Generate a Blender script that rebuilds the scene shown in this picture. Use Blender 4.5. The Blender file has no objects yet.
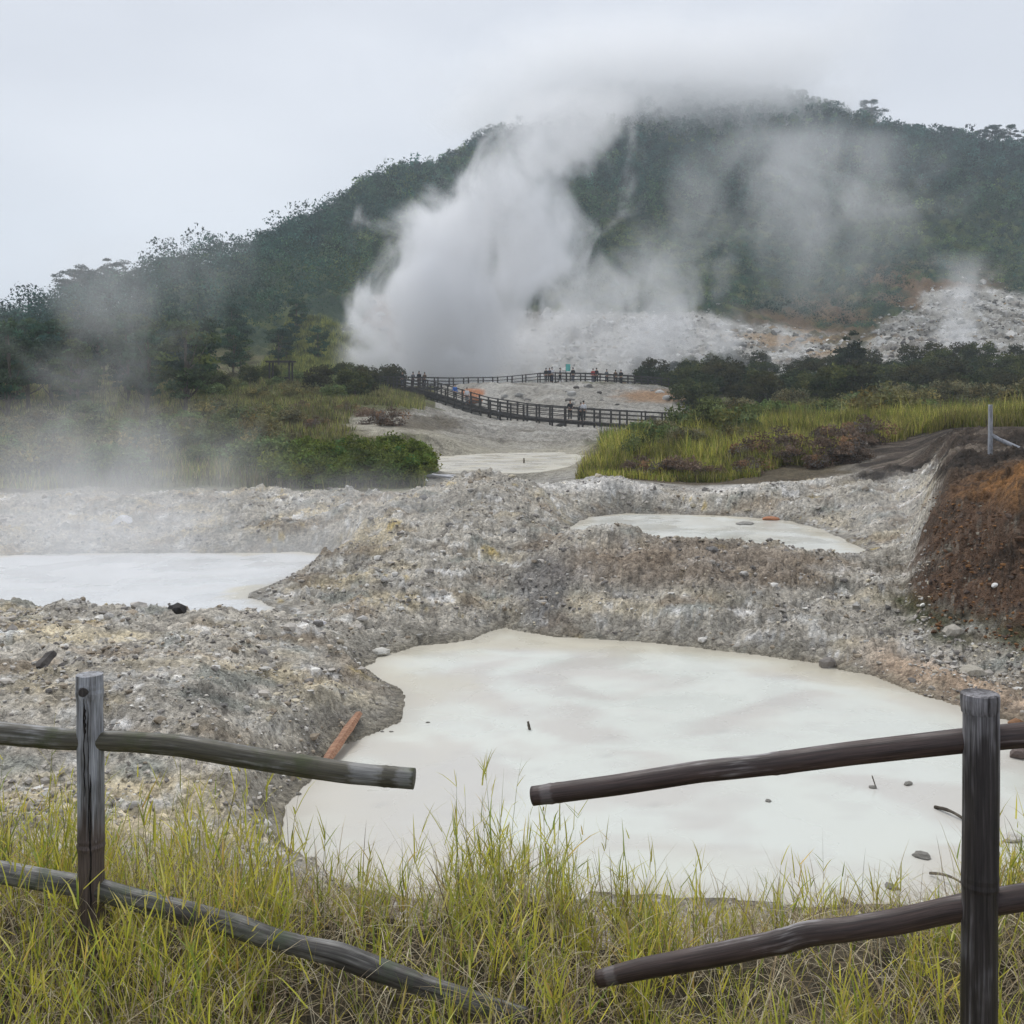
import bpy, bmesh, math, random, time
import numpy as np
from mathutils import Vector, Matrix
T0 = time.time()
rng = np.random.default_rng(7); random.seed(7)
F = 1098.0; EYE = 4.2; HY = 400.0
scene = bpy.context.scene
COL = scene.collection
def W(px, py, y): return ((px-512)/F*y, y, EYE+(HY-py)/F*y)
def X(px, y): return (px-512)/F*y

# ------------------------------------------------------------ noise
def _hash(ix, iy, iz, seed):
    h = (ix.astype(np.int64)*374761393 + iy.astype(np.int64)*668265263 + iz.astype(np.int64)*2147483647 + seed*1274126177) & 0xFFFFFFFF
    h = ((h ^ (h >> 13))*1274126177) & 0xFFFFFFFF
    h = ((h ^ (h >> 16))*2246822519) & 0xFFFFFFFF
    return (h ^ (h >> 15)) & 0xFFFFFFFF
def gnoise(x, y, seed=0):
    x = np.asarray(x, float); y = np.asarray(y, float)
    ix = np.floor(x); iy = np.floor(y); fx = x-ix; fy = y-iy
    ix = ix.astype(np.int64); iy = iy.astype(np.int64); z = np.zeros_like(ix)
    u = fx*fx*fx*(fx*(fx*6-15)+10); v = fy*fy*fy*(fy*(fy*6-15)+10)
    def g(dx, dy):
        a = _hash(ix+dx, iy+dy, z, seed)*(2*math.pi/4294967296.0)
        return np.cos(a)*(fx-dx)+np.sin(a)*(fy-dy)
    a = g(0,0); b = g(1,0); c = g(0,1); d = g(1,1)
    return 1.5*((a+(b-a)*u)*(1-v)+(c+(d-c)*u)*v)
def fbm(x, y, octv=5, seed=0, gain=.5, lac=2.03):
    s = 0; a = 1; n = 0
    for i in range(octv):
        s = s + a*gnoise(x, y, seed+i*17); n += a; a *= gain; x = x*lac+3.1; y = y*lac-1.7
    return s/n
def ridged(x, y, octv=5, seed=0, gain=.55, lac=2.1):
    s = 0; a = 1; n = 0
    for i in range(octv):
        s = s + a*(1-2*np.abs(gnoise(x, y, seed+i*13))); n += a; a *= gain; x = x*lac+5.3; y = y*lac+2.9
    return s/n
def sstep(a, b, x):
    t = np.clip((x-a)/(b-a), 0, 1); return t*t*(3-2*t)

# ------------------------------------------------------------ object helpers
def tag(o, label=None, cat=None, group=None, kind=None):
    if label: o['label'] = label
    if cat: o['category'] = cat
    if group: o['group'] = group
    if kind: o['kind'] = kind
    return o
def empty(name, loc=(0,0,0), rz=0):
    o = bpy.data.objects.new(name, None); COL.objects.link(o)
    o.location = loc; o.rotation_euler = (0,0,rz); o.empty_display_size = .2
    return o
def mesh_np(name, V, Fc, mat, col=None, smooth=False, parent=None, link=True):
    V = np.asarray(V, dtype=np.float32); me = bpy.data.meshes.new(name)
    if not isinstance(Fc, list): Fc = [Fc]
    Fc = [np.asarray(f, dtype=np.int32) for f in Fc if len(f)]
    nf = sum(len(f) for f in Fc); idx = np.concatenate([f.ravel() for f in Fc])
    tot = np.concatenate([np.full(len(f), f.shape[1], np.int32) for f in Fc])
    st = np.concatenate([[0], np.cumsum(tot)[:-1]]).astype(np.int32)
    me.vertices.add(len(V)); me.vertices.foreach_set('co', V.ravel())
    me.loops.add(len(idx)); me.loops.foreach_set('vertex_index', idx)
    me.polygons.add(nf); me.polygons.foreach_set('loop_start', st)
    me.polygons.foreach_set('use_smooth', np.full(nf, smooth, dtype=bool))
    me.update(calc_edges=True)
    if col is not None:
        a = me.color_attributes.new('Col', 'FLOAT_COLOR', 'POINT')
        c = np.ones((len(V),4), np.float32); c[:,:3] = col; a.data.foreach_set('color', c.ravel())
    if mat: me.materials.append(mat)
    if not link: return me
    o = bpy.data.objects.new(name, me); COL.objects.link(o)
    if parent: o.parent = parent
    return o
class MB:
    """collects verts / faces; one mesh object out"""
    def __init__(s): s.v = []; s.q = []; s.t = []; s.n = 0
    def add(s, V, Q=None, T=None):
        V = np.asarray(V, float); 
        if Q is not None and len(Q): s.q.append(np.asarray(Q)+s.n)
        if T is not None and len(T): s.t.append(np.asarray(T)+s.n)
        s.v.append(V); s.n += len(V)
    def box(s, c, size, rz=0, axis=None):
        h = np.array(size)/2; P = np.array([[x,y,z] for x in (-1,1) for y in (-1,1) for z in (-1,1)])*h
        ca, sa = math.cos(rz), math.sin(rz)
        P = np.stack([P[:,0]*ca-P[:,1]*sa, P[:,0]*sa+P[:,1]*ca, P[:,2]], 1)+np.array(c)
        s.add(P, [[0,1,3,2],[4,6,7,5],[0,4,5,1],[2,3,7,6],[0,2,6,4],[1,5,7,3]])
    def beam(s, a, b, w, h):
        a = np.array(a, float); b = np.array(b, float); d = b-a; d /= np.linalg.norm(d)
        up = np.array([0,0,1.]) if abs(d[2]) < .9 else np.array([1.,0,0])
        r = np.cross(d, up); r /= np.linalg.norm(r); u = np.cross(r, d)
        P = [p+sx*r*w/2+sz*u*h/2 for p in (a,b) for sx,sz in ((-1,-1),(1,-1),(1,1),(-1,1))]
        s.add(P, [[0,3,2,1],[4,5,6,7],[0,1,5,4],[1,2,6,5],[2,3,7,6],[3,0,4,7]])
    def tube(s, pts, rad, n=12, cap=True, flat=1.0, lump=None):
        pts = np.asarray(pts, float); m = len(pts); rad = np.broadcast_to(np.asarray(rad, float), (m,))
        tan = np.gradient(pts, axis=0); tan /= np.linalg.norm(tan, axis=1)[:,None]+1e-9
        up = np.array([0,0,1.]) if abs(tan[:,2]).mean() < .8 else np.array([0,1.,0])
        r = np.cross(tan, up); r /= np.linalg.norm(r, axis=1)[:,None]; u = np.cross(r, tan)
        th = np.linspace(0, 2*math.pi, n, endpoint=False)
        R = rad[:,None]*np.ones(n)[None]
        if lump is not None: R = R*lump
        V = pts[:,None]+R[:,:,None]*(np.cos(th)[None,:,None]*r[:,None]*flat+np.sin(th)[None,:,None]*u[:,None])
        V = V.reshape(-1,3); i = np.arange(m-1)[:,None]*n; j = np.arange(n)[None]; j2 = (j+1)%n
        Q = np.stack([i+j, i+j2, i+n+j2, i+n+j], -1).reshape(-1,4)
        T = []
        if cap:
            V = np.vstack([V, pts[0], pts[-1]]); a = m*n; b = a+1
            for k in range(n):
                T.append([a, (k+1)%n, k]); T.append([b, (m-1)*n+k, (m-1)*n+(k+1)%n])
        s.add(V, Q, T)
    def build(s, name, mat, parent=None, smooth=False, link=True, col=None):
        F_ = []
        if s.q: F_.append(np.concatenate(s.q))
        if s.t: F_.append(np.concatenate(s.t))
        return mesh_np(name, np.concatenate(s.v), F_, mat, col, smooth, parent, link)
def copy_tree(o, loc=None, rz=None, sc=None):
    c = o.copy(); COL.objects.link(c)
    if loc is not None: c.location = loc
    if rz is not None: c.rotation_euler = (0,0,rz)
    if sc is not None: c.scale = sc if hasattr(sc, '__len__') else (sc,)*3
    for ch in list(o.children):
        d = ch.copy(); COL.objects.link(d); d.parent = c
    return c

# ------------------------------------------------------------ materials
def nodes_of(name):
    m = bpy.data.materials.new(name); m.use_nodes = True; nt = m.node_tree; nt.nodes.clear()
    return m, nt, nt.nodes, nt.links
def N(nt, t, **kw):
    n = nt.nodes.new(t)
    for k, v in kw.items():
        if k in n.inputs.keys() if isinstance(k, str) else False: n.inputs[k].default_value = v
        else: setattr(n, k, v)
    return n
def mathn(nt, op, a, b=None, clamp=False):
    n = nt.nodes.new('ShaderNodeMath'); n.operation = op; n.use_clamp = clamp
    for i, v in enumerate((a, b)):
        if v is None: continue
        if hasattr(v, 'is_linked') or hasattr(v, 'links'): nt.links.new(v, n.inputs[i])
        else: n.inputs[i].default_value = v
    return n.outputs[0]
def noise_mat(name, c1=None, c2=None, scale=(1,1,1), nscale=8, detail=6, rough=.9, bump=.3, bscale=None, bdist=.02, spec=.3, lo=.35, hi=.65, attr=None, vary=.5, trans=0, speckle=None):
    """base colour = two-colour noise, or the vertex colour times a noise; a bump on top"""
    m, nt, ns, L = nodes_of(name)
    out = ns.new('ShaderNodeOutputMaterial'); b = ns.new('ShaderNodeBsdfPrincipled')
    L.new(b.outputs[0], out.inputs[0]); b.inputs['Roughness'].default_value = rough
    b.inputs['Specular IOR Level'].default_value = spec
    tc = ns.new('ShaderNodeTexCoord'); mp = ns.new('ShaderNodeMapping'); mp.inputs['Scale'].default_value = scale
    L.new(tc.outputs['Object'], mp.inputs[0])
    nz = ns.new('ShaderNodeTexNoise'); nz.inputs['Scale'].default_value = nscale; nz.inputs['Detail'].default_value = detail
    nz.inputs['Roughness'].default_value = .62
    L.new(mp.outputs[0], nz.inputs['Vector'])
    if attr:
        at = ns.new('ShaderNodeAttribute'); at.attribute_name = 'Col'
        mr = ns.new('ShaderNodeMapRange'); mr.inputs['From Min'].default_value = .25; mr.inputs['From Max'].default_value = .75
        mr.inputs['To Min'].default_value = 1-vary; mr.inputs['To Max'].default_value = 1+vary
        L.new(nz.outputs[0], mr.inputs[0])
        vm = ns.new('ShaderNodeVectorMath'); vm.operation = 'SCALE'; L.new(at.outputs['Color'], vm.inputs[0]); L.new(mr.outputs[0], vm.inputs['Scale'])
        colout = vm.outputs[0]
    else:
        cr = ns.new('ShaderNodeValToRGB'); cr.color_ramp.elements[0].position = lo; cr.color_ramp.elements[1].position = hi
        cr.color_ramp.elements[0].color = (*c1,1); cr.color_ramp.elements[1].color = (*c2,1)
        L.new(nz.outputs[0], cr.inputs[0]); colout = cr.outputs[0]
    L.new(colout, b.inputs['Base Color'])
    if bump:
        nb = ns.new('ShaderNodeTexNoise'); nb.inputs['Scale'].default_value = bscale or nscale*3; nb.inputs['Detail'].default_value = 5
        L.new(mp.outputs[0], nb.inputs['Vector'])
        bp = ns.new('ShaderNodeBump'); bp.inputs['Strength'].default_value = bump; bp.inputs['Distance'].default_value = bdist
        L.new(nb.outputs[0], bp.inputs['Height']); L.new(bp.outputs[0], b.inputs['Normal'])
    if trans:
        tr = ns.new('ShaderNodeBsdfTranslucent'); mx = ns.new('ShaderNodeMixShader'); mx.inputs[0].default_value = trans
        L.new(colout, tr.inputs['Color']); L.new(b.outputs[0], mx.inputs[1]); L.new(tr.outputs[0], mx.inputs[2]); L.new(mx.outputs[0], out.inputs[0])
    m.diffuse_color = (.5,.5,.5,1)
    return m
M = {}
M['leaf'] = noise_mat('leaf', attr=True, nscale=.7, detail=2, rough=.75, bump=0, vary=.35, spec=.12, trans=.25)
M['grassblade'] = noise_mat('grassblade', attr=True, nscale=6, detail=2, rough=.55, bump=0, vary=.25, spec=.3, trans=.35)
M['bark'] = noise_mat('bark', (.05,.04,.03), (.16,.14,.11), scale=(1,1,.3), nscale=6, rough=.9, bump=.4)
M['darkwood'] = noise_mat('darkwood', (.028,.024,.022), (.085,.075,.068), nscale=5, rough=.8)
M['stone'] = noise_mat('stone', attr=True, nscale=9, detail=5, rough=.9, bump=.5, vary=.35, bdist=.01)

def bamboo_mat(name, dark, mid, pale, axis, palelo=.52, palehi=.68, green=None, rough=.5, stain=None, pale_at=()):
    m, nt, ns, L = nodes_of(name)
    out = ns.new('ShaderNodeOutputMaterial'); b = ns.new('ShaderNodeBsdfPrincipled'); L.new(b.outputs[0], out.inputs[0])
    b.inputs['Specular IOR Level'].default_value = .4
    tc = ns.new('ShaderNodeTexCoord'); src = tc.outputs['Object']
    if axis == 'x': fa = ns.new('ShaderNodeAttribute'); fa.attribute_name = 'fib'; src = fa.outputs['Vector']
    sc = (55,55,1.6) if axis == 'z' else (1.6,55,55)
    def nz(scale, s, det=6):
        mp = ns.new('ShaderNodeMapping'); mp.inputs['Scale'].default_value = scale
        L.new(src, mp.inputs[0]); n = ns.new('ShaderNodeTexNoise'); n.inputs['Scale'].default_value = s
        n.inputs['Detail'].default_value = det; n.inputs['Roughness'].default_value = .65; L.new(mp.outputs[0], n.inputs['Vector']); return n.outputs[0]
    fib = nz(sc, 1.3); big = nz((3,3,1.2) if axis == 'z' else (1.5,6,6), 1.6, 4); fine = nz(tuple(v*4 for v in sc), 1.2, 3)
    blot = nz((9,9,9), 1.3, 5)
    cr = ns.new('ShaderNodeValToRGB'); e = cr.color_ramp.elements
    e[0].position = .3; e[0].color = (*dark,1); e[1].position = .62; e[1].color = (*mid,1); L.new(fib, cr.inputs[0])
    s1 = mathn(nt, 'MULTIPLY', fib, .45); s2 = mathn(nt, 'MULTIPLY', big, .75); s = mathn(nt, 'ADD', s1, s2); 
    mr = ns.new('ShaderNodeMapRange'); mr.interpolation_type = 'SMOOTHSTEP'; mr.inputs[1].default_value = palelo; mr.inputs[2].default_value = palehi; L.new(s, mr.inputs[0])
    mx = ns.new('ShaderNodeMix'); mx.data_type = 'RGBA'; L.new(mr.outputs[0], mx.inputs[0]); L.new(cr.outputs[0], mx.inputs[6]); mx.inputs[7].default_value = (*pale,1)
    last = mx.outputs[2]
    if green:
        m2 = ns.new('ShaderNodeMapRange'); m2.inputs[1].default_value = .5; m2.inputs[2].default_value = .66; m2.inputs[4].default_value = .75; L.new(blot, m2.inputs[0])
        g = ns.new('ShaderNodeMix'); g.data_type = 'RGBA'; L.new(m2.outputs[0], g.inputs[0]); L.new(last, g.inputs[6]); g.inputs[7].default_value = (*green,1); last = g.outputs[2]
    for (s0,wd,amt) in pale_at:
        sx = ns.new('ShaderNodeSeparateXYZ'); L.new(src, sx.inputs[0]); q = mathn(nt,'ADD',mathn(nt,'ABSOLUTE',mathn(nt,'SUBTRACT',sx.outputs[0],s0)),mathn(nt,'MULTIPLY',mathn(nt,'SUBTRACT',mathn(nt,'ADD',mathn(nt,'MULTIPLY',fib,.5),mathn(nt,'MULTIPLY',blot,.5)),.5),wd*4))
        m6 = ns.new('ShaderNodeMapRange'); m6.inputs[1].default_value = wd; m6.inputs[2].default_value = wd*.55; m6.inputs[3].default_value = 0; m6.inputs[4].default_value = amt; L.new(q, m6.inputs[0])
        g = ns.new('ShaderNodeMix'); g.data_type = 'RGBA'; L.new(m6.outputs[0], g.inputs[0]); L.new(last, g.inputs[6]); g.inputs[7].default_value = (*pale,1); last = g.outputs[2]
    if stain:
        sz = ns.new('ShaderNodeSeparateXYZ'); L.new(tc.outputs['Object'], sz.inputs[0])
        q = mathn(nt,'ADD',sz.outputs[2],mathn(nt,'MULTIPLY',mathn(nt,'SUBTRACT',fib,.5),stain[2])); m5 = ns.new('ShaderNodeMapRange'); m5.inputs[1].default_value = stain[0]; m5.inputs[2].default_value = stain[1]; m5.inputs[3].default_value = 1; m5.inputs[4].default_value = 0; L.new(q, m5.inputs[0])
        g = ns.new('ShaderNodeMix'); g.data_type = 'RGBA'; g.blend_type = 'MULTIPLY'; L.new(m5.outputs[0], g.inputs[0]); L.new(last, g.inputs[6]); g.inputs[7].default_value = (*stain[3],1); last = g.outputs[2]
    # scuffs and dark spots
    m3 = ns.new('ShaderNodeMapRange'); m3.inputs[1].default_value = .35; m3.inputs[2].default_value = .6; m3.inputs[3].default_value = .55; m3.inputs[4].default_value = 1.15; L.new(fine, m3.inputs[0])
    vm = ns.new('ShaderNodeVectorMath'); vm.operation = 'SCALE'; L.new(last, vm.inputs[0]); L.new(m3.outputs[0], vm.inputs['Scale'])
    L.new(vm.outputs[0], b.inputs['Base Color'])
    r = ns.new('ShaderNodeMapRange'); r.inputs[3].default_value = rough-.12; r.inputs[4].default_value = rough+.3; L.new(blot, r.inputs[0]); L.new(r.outputs[0], b.inputs['Roughness'])
    bp = ns.new('ShaderNodeBump'); bp.inputs['Strength'].default_value = .55; bp.inputs['Distance'].default_value = .004
    L.new(fib, bp.inputs['Height']); L.new(bp.outputs[0], b.inputs['Normal'])
    return m

# ------------------------------------------------------------ terrain profile (distance, world height) by picture column
z_ = lambda py, y: EYE+(HY-py)/F*y
PROF = {
 -300: [(-4,2.3),(4.2,2.28),(5.5,1.7),(8,1.0),(11.5,1.1),(16,1.0),(18,.7),(19.5,.1),(27,.1),(29,.5),(36,1.0),(45,1.4),(60,2.0),(80,3.2),(110,6),(160,9),(220,12),(260,12),(400,10),(720,0)],
 0: [(-4,2.3),(4.2,2.28),(5.5,1.7),(8,.9),(10,.65),(11.5,.95),(13.5,1.0),(17,.86),(18.4,.75),(19.6,.1),(27.4,.1),(28.4,.45),(33,.75),(36,1.0),(45,1.4),(60,1.9),(80,2.8),(110,5.5),(160,9),(200,13),(240,z_(352,240)),(300,14),(720,0)],
 100: [(-4,2.3),(4.3,2.28),(5.5,1.7),(8,.85),(10,.55),(11.5,.98),(13.5,1.0),(17,.86),(18.6,.6),(19.6,.1),(27.4,.1),(28.4,.42),(33,.75),(36,1.0),(45,1.5),(60,2.0),(80,3.0),(110,5.5),(160,11),(200,17),(260,z_(318,260)),(320,20),(720,0)],
 200: [(-4,2.3),(4.4,2.25),(5.5,1.65),(8,.75),(9.8,.45),(11.4,1.0),(13.5,1.05),(17,.8),(18.4,.55),(19.4,.1),(27,.1),(28.4,.45),(33,.85),(36,1.0),(45,1.7),(60,2.4),(80,3.2),(110,4.9),(150,9),(200,20),(250,33),(300,z_(304,300)),(360,28),(720,0)],
 300: [(-4,2.25),(4.4,2.15),(6,1.3),(8,.6),(10,.1),(11.8,0),(13,.4),(15,.68),(17.5,.6),(19.2,.25),(21,.2),(23,.55),(27,.85),(31,.9),(36,1.0),(40,1.2),(45,1.6),(55,2.3),(75,3.2),(100,4.6),(125,6.2),(160,9.5),(220,25),(290,45),(360,z_(237,360)),(430,50),(720,0)],
 400: [(-4,2.2),(4.4,2.1),(6,1.2),(8.8,0),(17,-.1),(19,.25),(22,.75),(25,1.15),(28,1.4),(31,1.4),(36,1.0),(42,1.35),(50,2.2),(60,2.7),(75,3.1),(95,3.7),(110,4.2),(120,4.7),(126,5.4),(150,5.7),(180,10),(240,31),(330,65),(420,z_(196,420)),(500,70),(720,10)],
 500: [(-4,2.2),(4.4,2.2),(6,1.2),(8.8,0),(19.4,-.1),(20,.15),(22,.55),(24,.95),(26,1.3),(29,1.75),(32,1.95),(35,1.3),(38,.9),(46,1.0),(60,1.1),(66,1.2),(75,1.6),(88,1.9),(97,2.0),(106,2.3),(112,3.2),(118,5.0),(125,6.0),(135,5.8),(150,5.2),(170,6.5),(205,13),(280,41),(380,82),(470,z_(150,470)),(560,80),(720,20)],
 600: [(-4,2.2),(4.4,2.0),(6,1.15),(8.8,0),(19.3,-.1),(20,.2),(21,.65),(22.3,1.25),(23,1.35),(24.2,.9),(25,.5),(33,.45),(33.8,.8),(36,1.5),(38,1.5),(42,1.3),(45,1.5),(52,2.1),(60,1.8),(66,1.3),(80,1.45),(92,1.5),(98,1.6),(103,3.2),(128,6.2),(135,6.0),(150,5.2),(170,7),(205,14),(290,46),(400,90),(500,z_(106,500)),(600,90),(720,30)],
 700: [(-4,2.2),(4.4,2.0),(6,1.1),(8.8,0),(18.4,-.1),(19,.25),(20.5,.8),(22,1.12),(23,1.16),(24.3,.85),(25,.5),(34,.45),(34.8,.8),(37,1.3),(40,1.2),(44,1.7),(50,2.3),(58,2.4),(70,2.0),(82,1.4),(97,1.3),(104,3.0),(112,4.2),(125,4.8),(150,6.5),(180,9),(215,17),(300,48),(410,92),(520,z_(96,520)),(620,90),(720,40)],
 800: [(-4,2.2),(4.4,2.05),(6,1.1),(8.8,0),(17.2,-.1),(18,.2),(20,.5),(22,.8),(23.4,.84),(24.4,.5),(31.5,.45),(32.5,.8),(35,1.5),(38,1.35),(44,2.0),(50,2.6),(58,2.9),(75,3.0),(100,3.4),(130,4.6),(160,7),(200,12.5),(228,18),(300,43),(400,86),(505,z_(112,505)),(600,90),(720,40)],
 900: [(-4,2.2),(4.4,2.1),(6,1.1),(8.8,0),(15.4,-.1),(16.3,.12),(18,.32),(20,.55),(23,.66),(26,.68),(29,.85),(32,1.2),(34,1.6),(37,1.9),(40,2.2),(44,2.5),(50,2.85),(60,3.0),(100,3.5),(130,4.8),(160,7.5),(200,14),(230,20),(300,45),(390,84),(478,z_(142,478)),(580,80),(720,40)],
 960: [(-4,2.2),(4.4,2.15),(6,1.15),(8.8,0),(14.6,-.1),(15.4,.12),(17,.35),(18,.95),(19,1.7),(20,2.3),(21,2.55),(24,2.75),(28,2.9),(33,3.0),(45,3.1),(60,3.1),(100,3.6),(130,4.9),(160,8),(200,14),(230,20),(300,44),(380,80),(455,z_(156,455)),(560,80),(720,40)],
 1024: [(-4,2.2),(4.4,2.2),(6,1.3),(8.8,.1),(14.0,-.1),(15.2,.2),(16.2,.5),(17,1.25),(17.8,2.1),(18.5,2.66),(19.5,2.85),(24,2.86),(30,3.0),(45,3.1),(60,3.1),(100,3.6),(130,5),(160,8),(200,14),(230,20),(300,42),(370,76),(430,z_(166,430)),(530,70),(720,40)],
 1324: [(-4,2.2),(4.4,2.2),(6,1.6),(9,1.0),(13.0,1.0),(15,2.2),(17,2.8),(24,2.9),(60,3.1),(100,3.6),(130,5),(160,8),(200,14),(230,20),(300,40),(400,70),(500,60),(720,40)],
}
KX = np.array(sorted(PROF), float)
LG = np.linspace(0, math.log(726/1.0), 900)           # log(y+5) grid
YG = np.exp(LG)-5
TAB = np.array([np.interp(YG, [a for a,b in PROF[int(k)]], [b for a,b in PROF[int(k)]]) for k in KX])
# smooth each column a little
ker = np.array([1,3,4,3,1])/12.
TAB = np.array([np.convolve(np.pad(r,2,mode='edge'), ker, 'valid') for r in TAB])

def poly_px(pts, level):
    out = []
    for px, py in pts:
        y = (EYE-level)/((py-HY)/F); out.append((X(px,y), y))
    return np.array(out)
L1, L2, L3, L4 = 0.0, .3, .6, 1.22
NEARP = poly_px([(363,667),(385,655),(420,646),(470,640),(505,627),(530,634),(575,638),(640,642),(700,648),(760,655),(820,664),(870,676),(910,690),(950,704),(990,716),(1060,730),(1120,760),(1120,840),(1060,890),(960,905),(840,908),(740,902),(640,893),(560,893),(480,905),(400,895),(330,880),(285,845),(280,815),(300,790),(325,762),(338,745),(365,735),(400,722),(408,705),(398,690),(375,680)], L1)
LEFTP = poly_px([(-260,562),(-100,557),(0,556),(60,554),(150,553),(230,553),(300,552),(335,555),(330,566),(300,576),(262,588),(250,597),(275,608),(300,620),(290,628),(230,630),(190,628),(150,632),(110,627),(60,616),(0,612),(-100,622),(-260,622)], L2)
RIGHTP = poly_px([(568,527),(590,517),(625,513),(700,515),(745,517),(790,521),(820,529),(845,540),(868,551),(860,559),(830,563),(790,566),(740,563),(690,556),(640,548),(600,541),(575,535)], L3)
FARP = poly_px([(400,462),(440,456),(500,453),(560,452),(590,456),(575,466),(540,473),(470,474),(420,472)], L4)
def sdist(px_, py_, poly):
    """signed distance, negative inside"""
    d = np.full(px_.shape, 1e9); inside = np.zeros(px_.shape, bool)
    n = len(poly)
    for i in range(n):
        a = poly[i]; b = poly[(i+1)%n]; e = b-a
        wx = px_-a[0]; wy = py_-a[1]; t = np.clip((wx*e[0]+wy*e[1])/(e@e+1e-12), 0, 1)
        d = np.minimum(d, np.hypot(wx-e[0]*t, wy-e[1]*t))
        c = ((a[1] > py_) != (b[1] > py_)) & (px_ < (b[0]-a[0])*(py_-a[1])/(b[1]-a[1]+1e-12)+a[0])
        inside ^= c
    return np.where(inside, -d, d)
PONDS = [(NEARP,L1,.5),(LEFTP,L2,.8),(RIGHTP,L3,.8),(FARP,L4,1.5)]
def bbox_sd(x, y, poly, m=4):
    r = np.full(x.shape, 9.0)
    k = (x > poly[:,0].min()-m) & (x < poly[:,0].max()+m) & (y > poly[:,1].min()-m) & (y < poly[:,1].max()+m)
    if k.any(): r[k] = sdist(x[k], y[k], poly)
    return r
WALK_LOW = [(405,387,125),(425,392,121),(445,398,116),(480,409,110),(520,416,104),(570,420.5,99),(620,424,96),(660,426,95),(705,429,94)]
WALK_UP = [(295,387,131),(340,387,129),(385,387,127),(403,387,126.5),(450,388,128),(500,387,130),(530,384,131),(545,382.5,131),(590,383,132),(640,386,134),(665,388,135)]
def carve(x, y, z):
    k = (y > 85)&(y < 142)&(x > -30)&(x < 25)
    if not k.any(): return z
    xs, ys, zs = x[k], y[k], z[k]
    for wk in (WALK_LOW, WALK_UP):
        P = np.array([W(*p) for p in wk])
        for a, b in zip(P[:-1], P[1:]):
            e = b-a; t = np.clip(((xs-a[0])*e[0]+(ys-a[1])*e[1])/(e[0]**2+e[1]**2), 0, 1)
            d = np.hypot(xs-a[0]-e[0]*t, ys-a[1]-e[1]*t)
            zs = np.minimum(zs, a[2]+e[2]*t-.75+.45*np.clip(d-1.4,0,99)+.25*np.clip(d-4,0,99))
    z = z.copy(); z[k] = zs; return z
def scree_top(px):
    return np.interp(px,[300,340,380,450,600,700,760,860,885,925,970,1024,1200],[345,335,300,308,316,318,336,346,322,296,286,298,320])
def rockmask(x, y, px):
    """where the ground is bare broken rock and clay"""
    m = sstep(4.9, 6.5, y)*(1-sstep(35, 38, y+fbm(x*.2,y*.2,3,5)*3))
    return m
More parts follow.
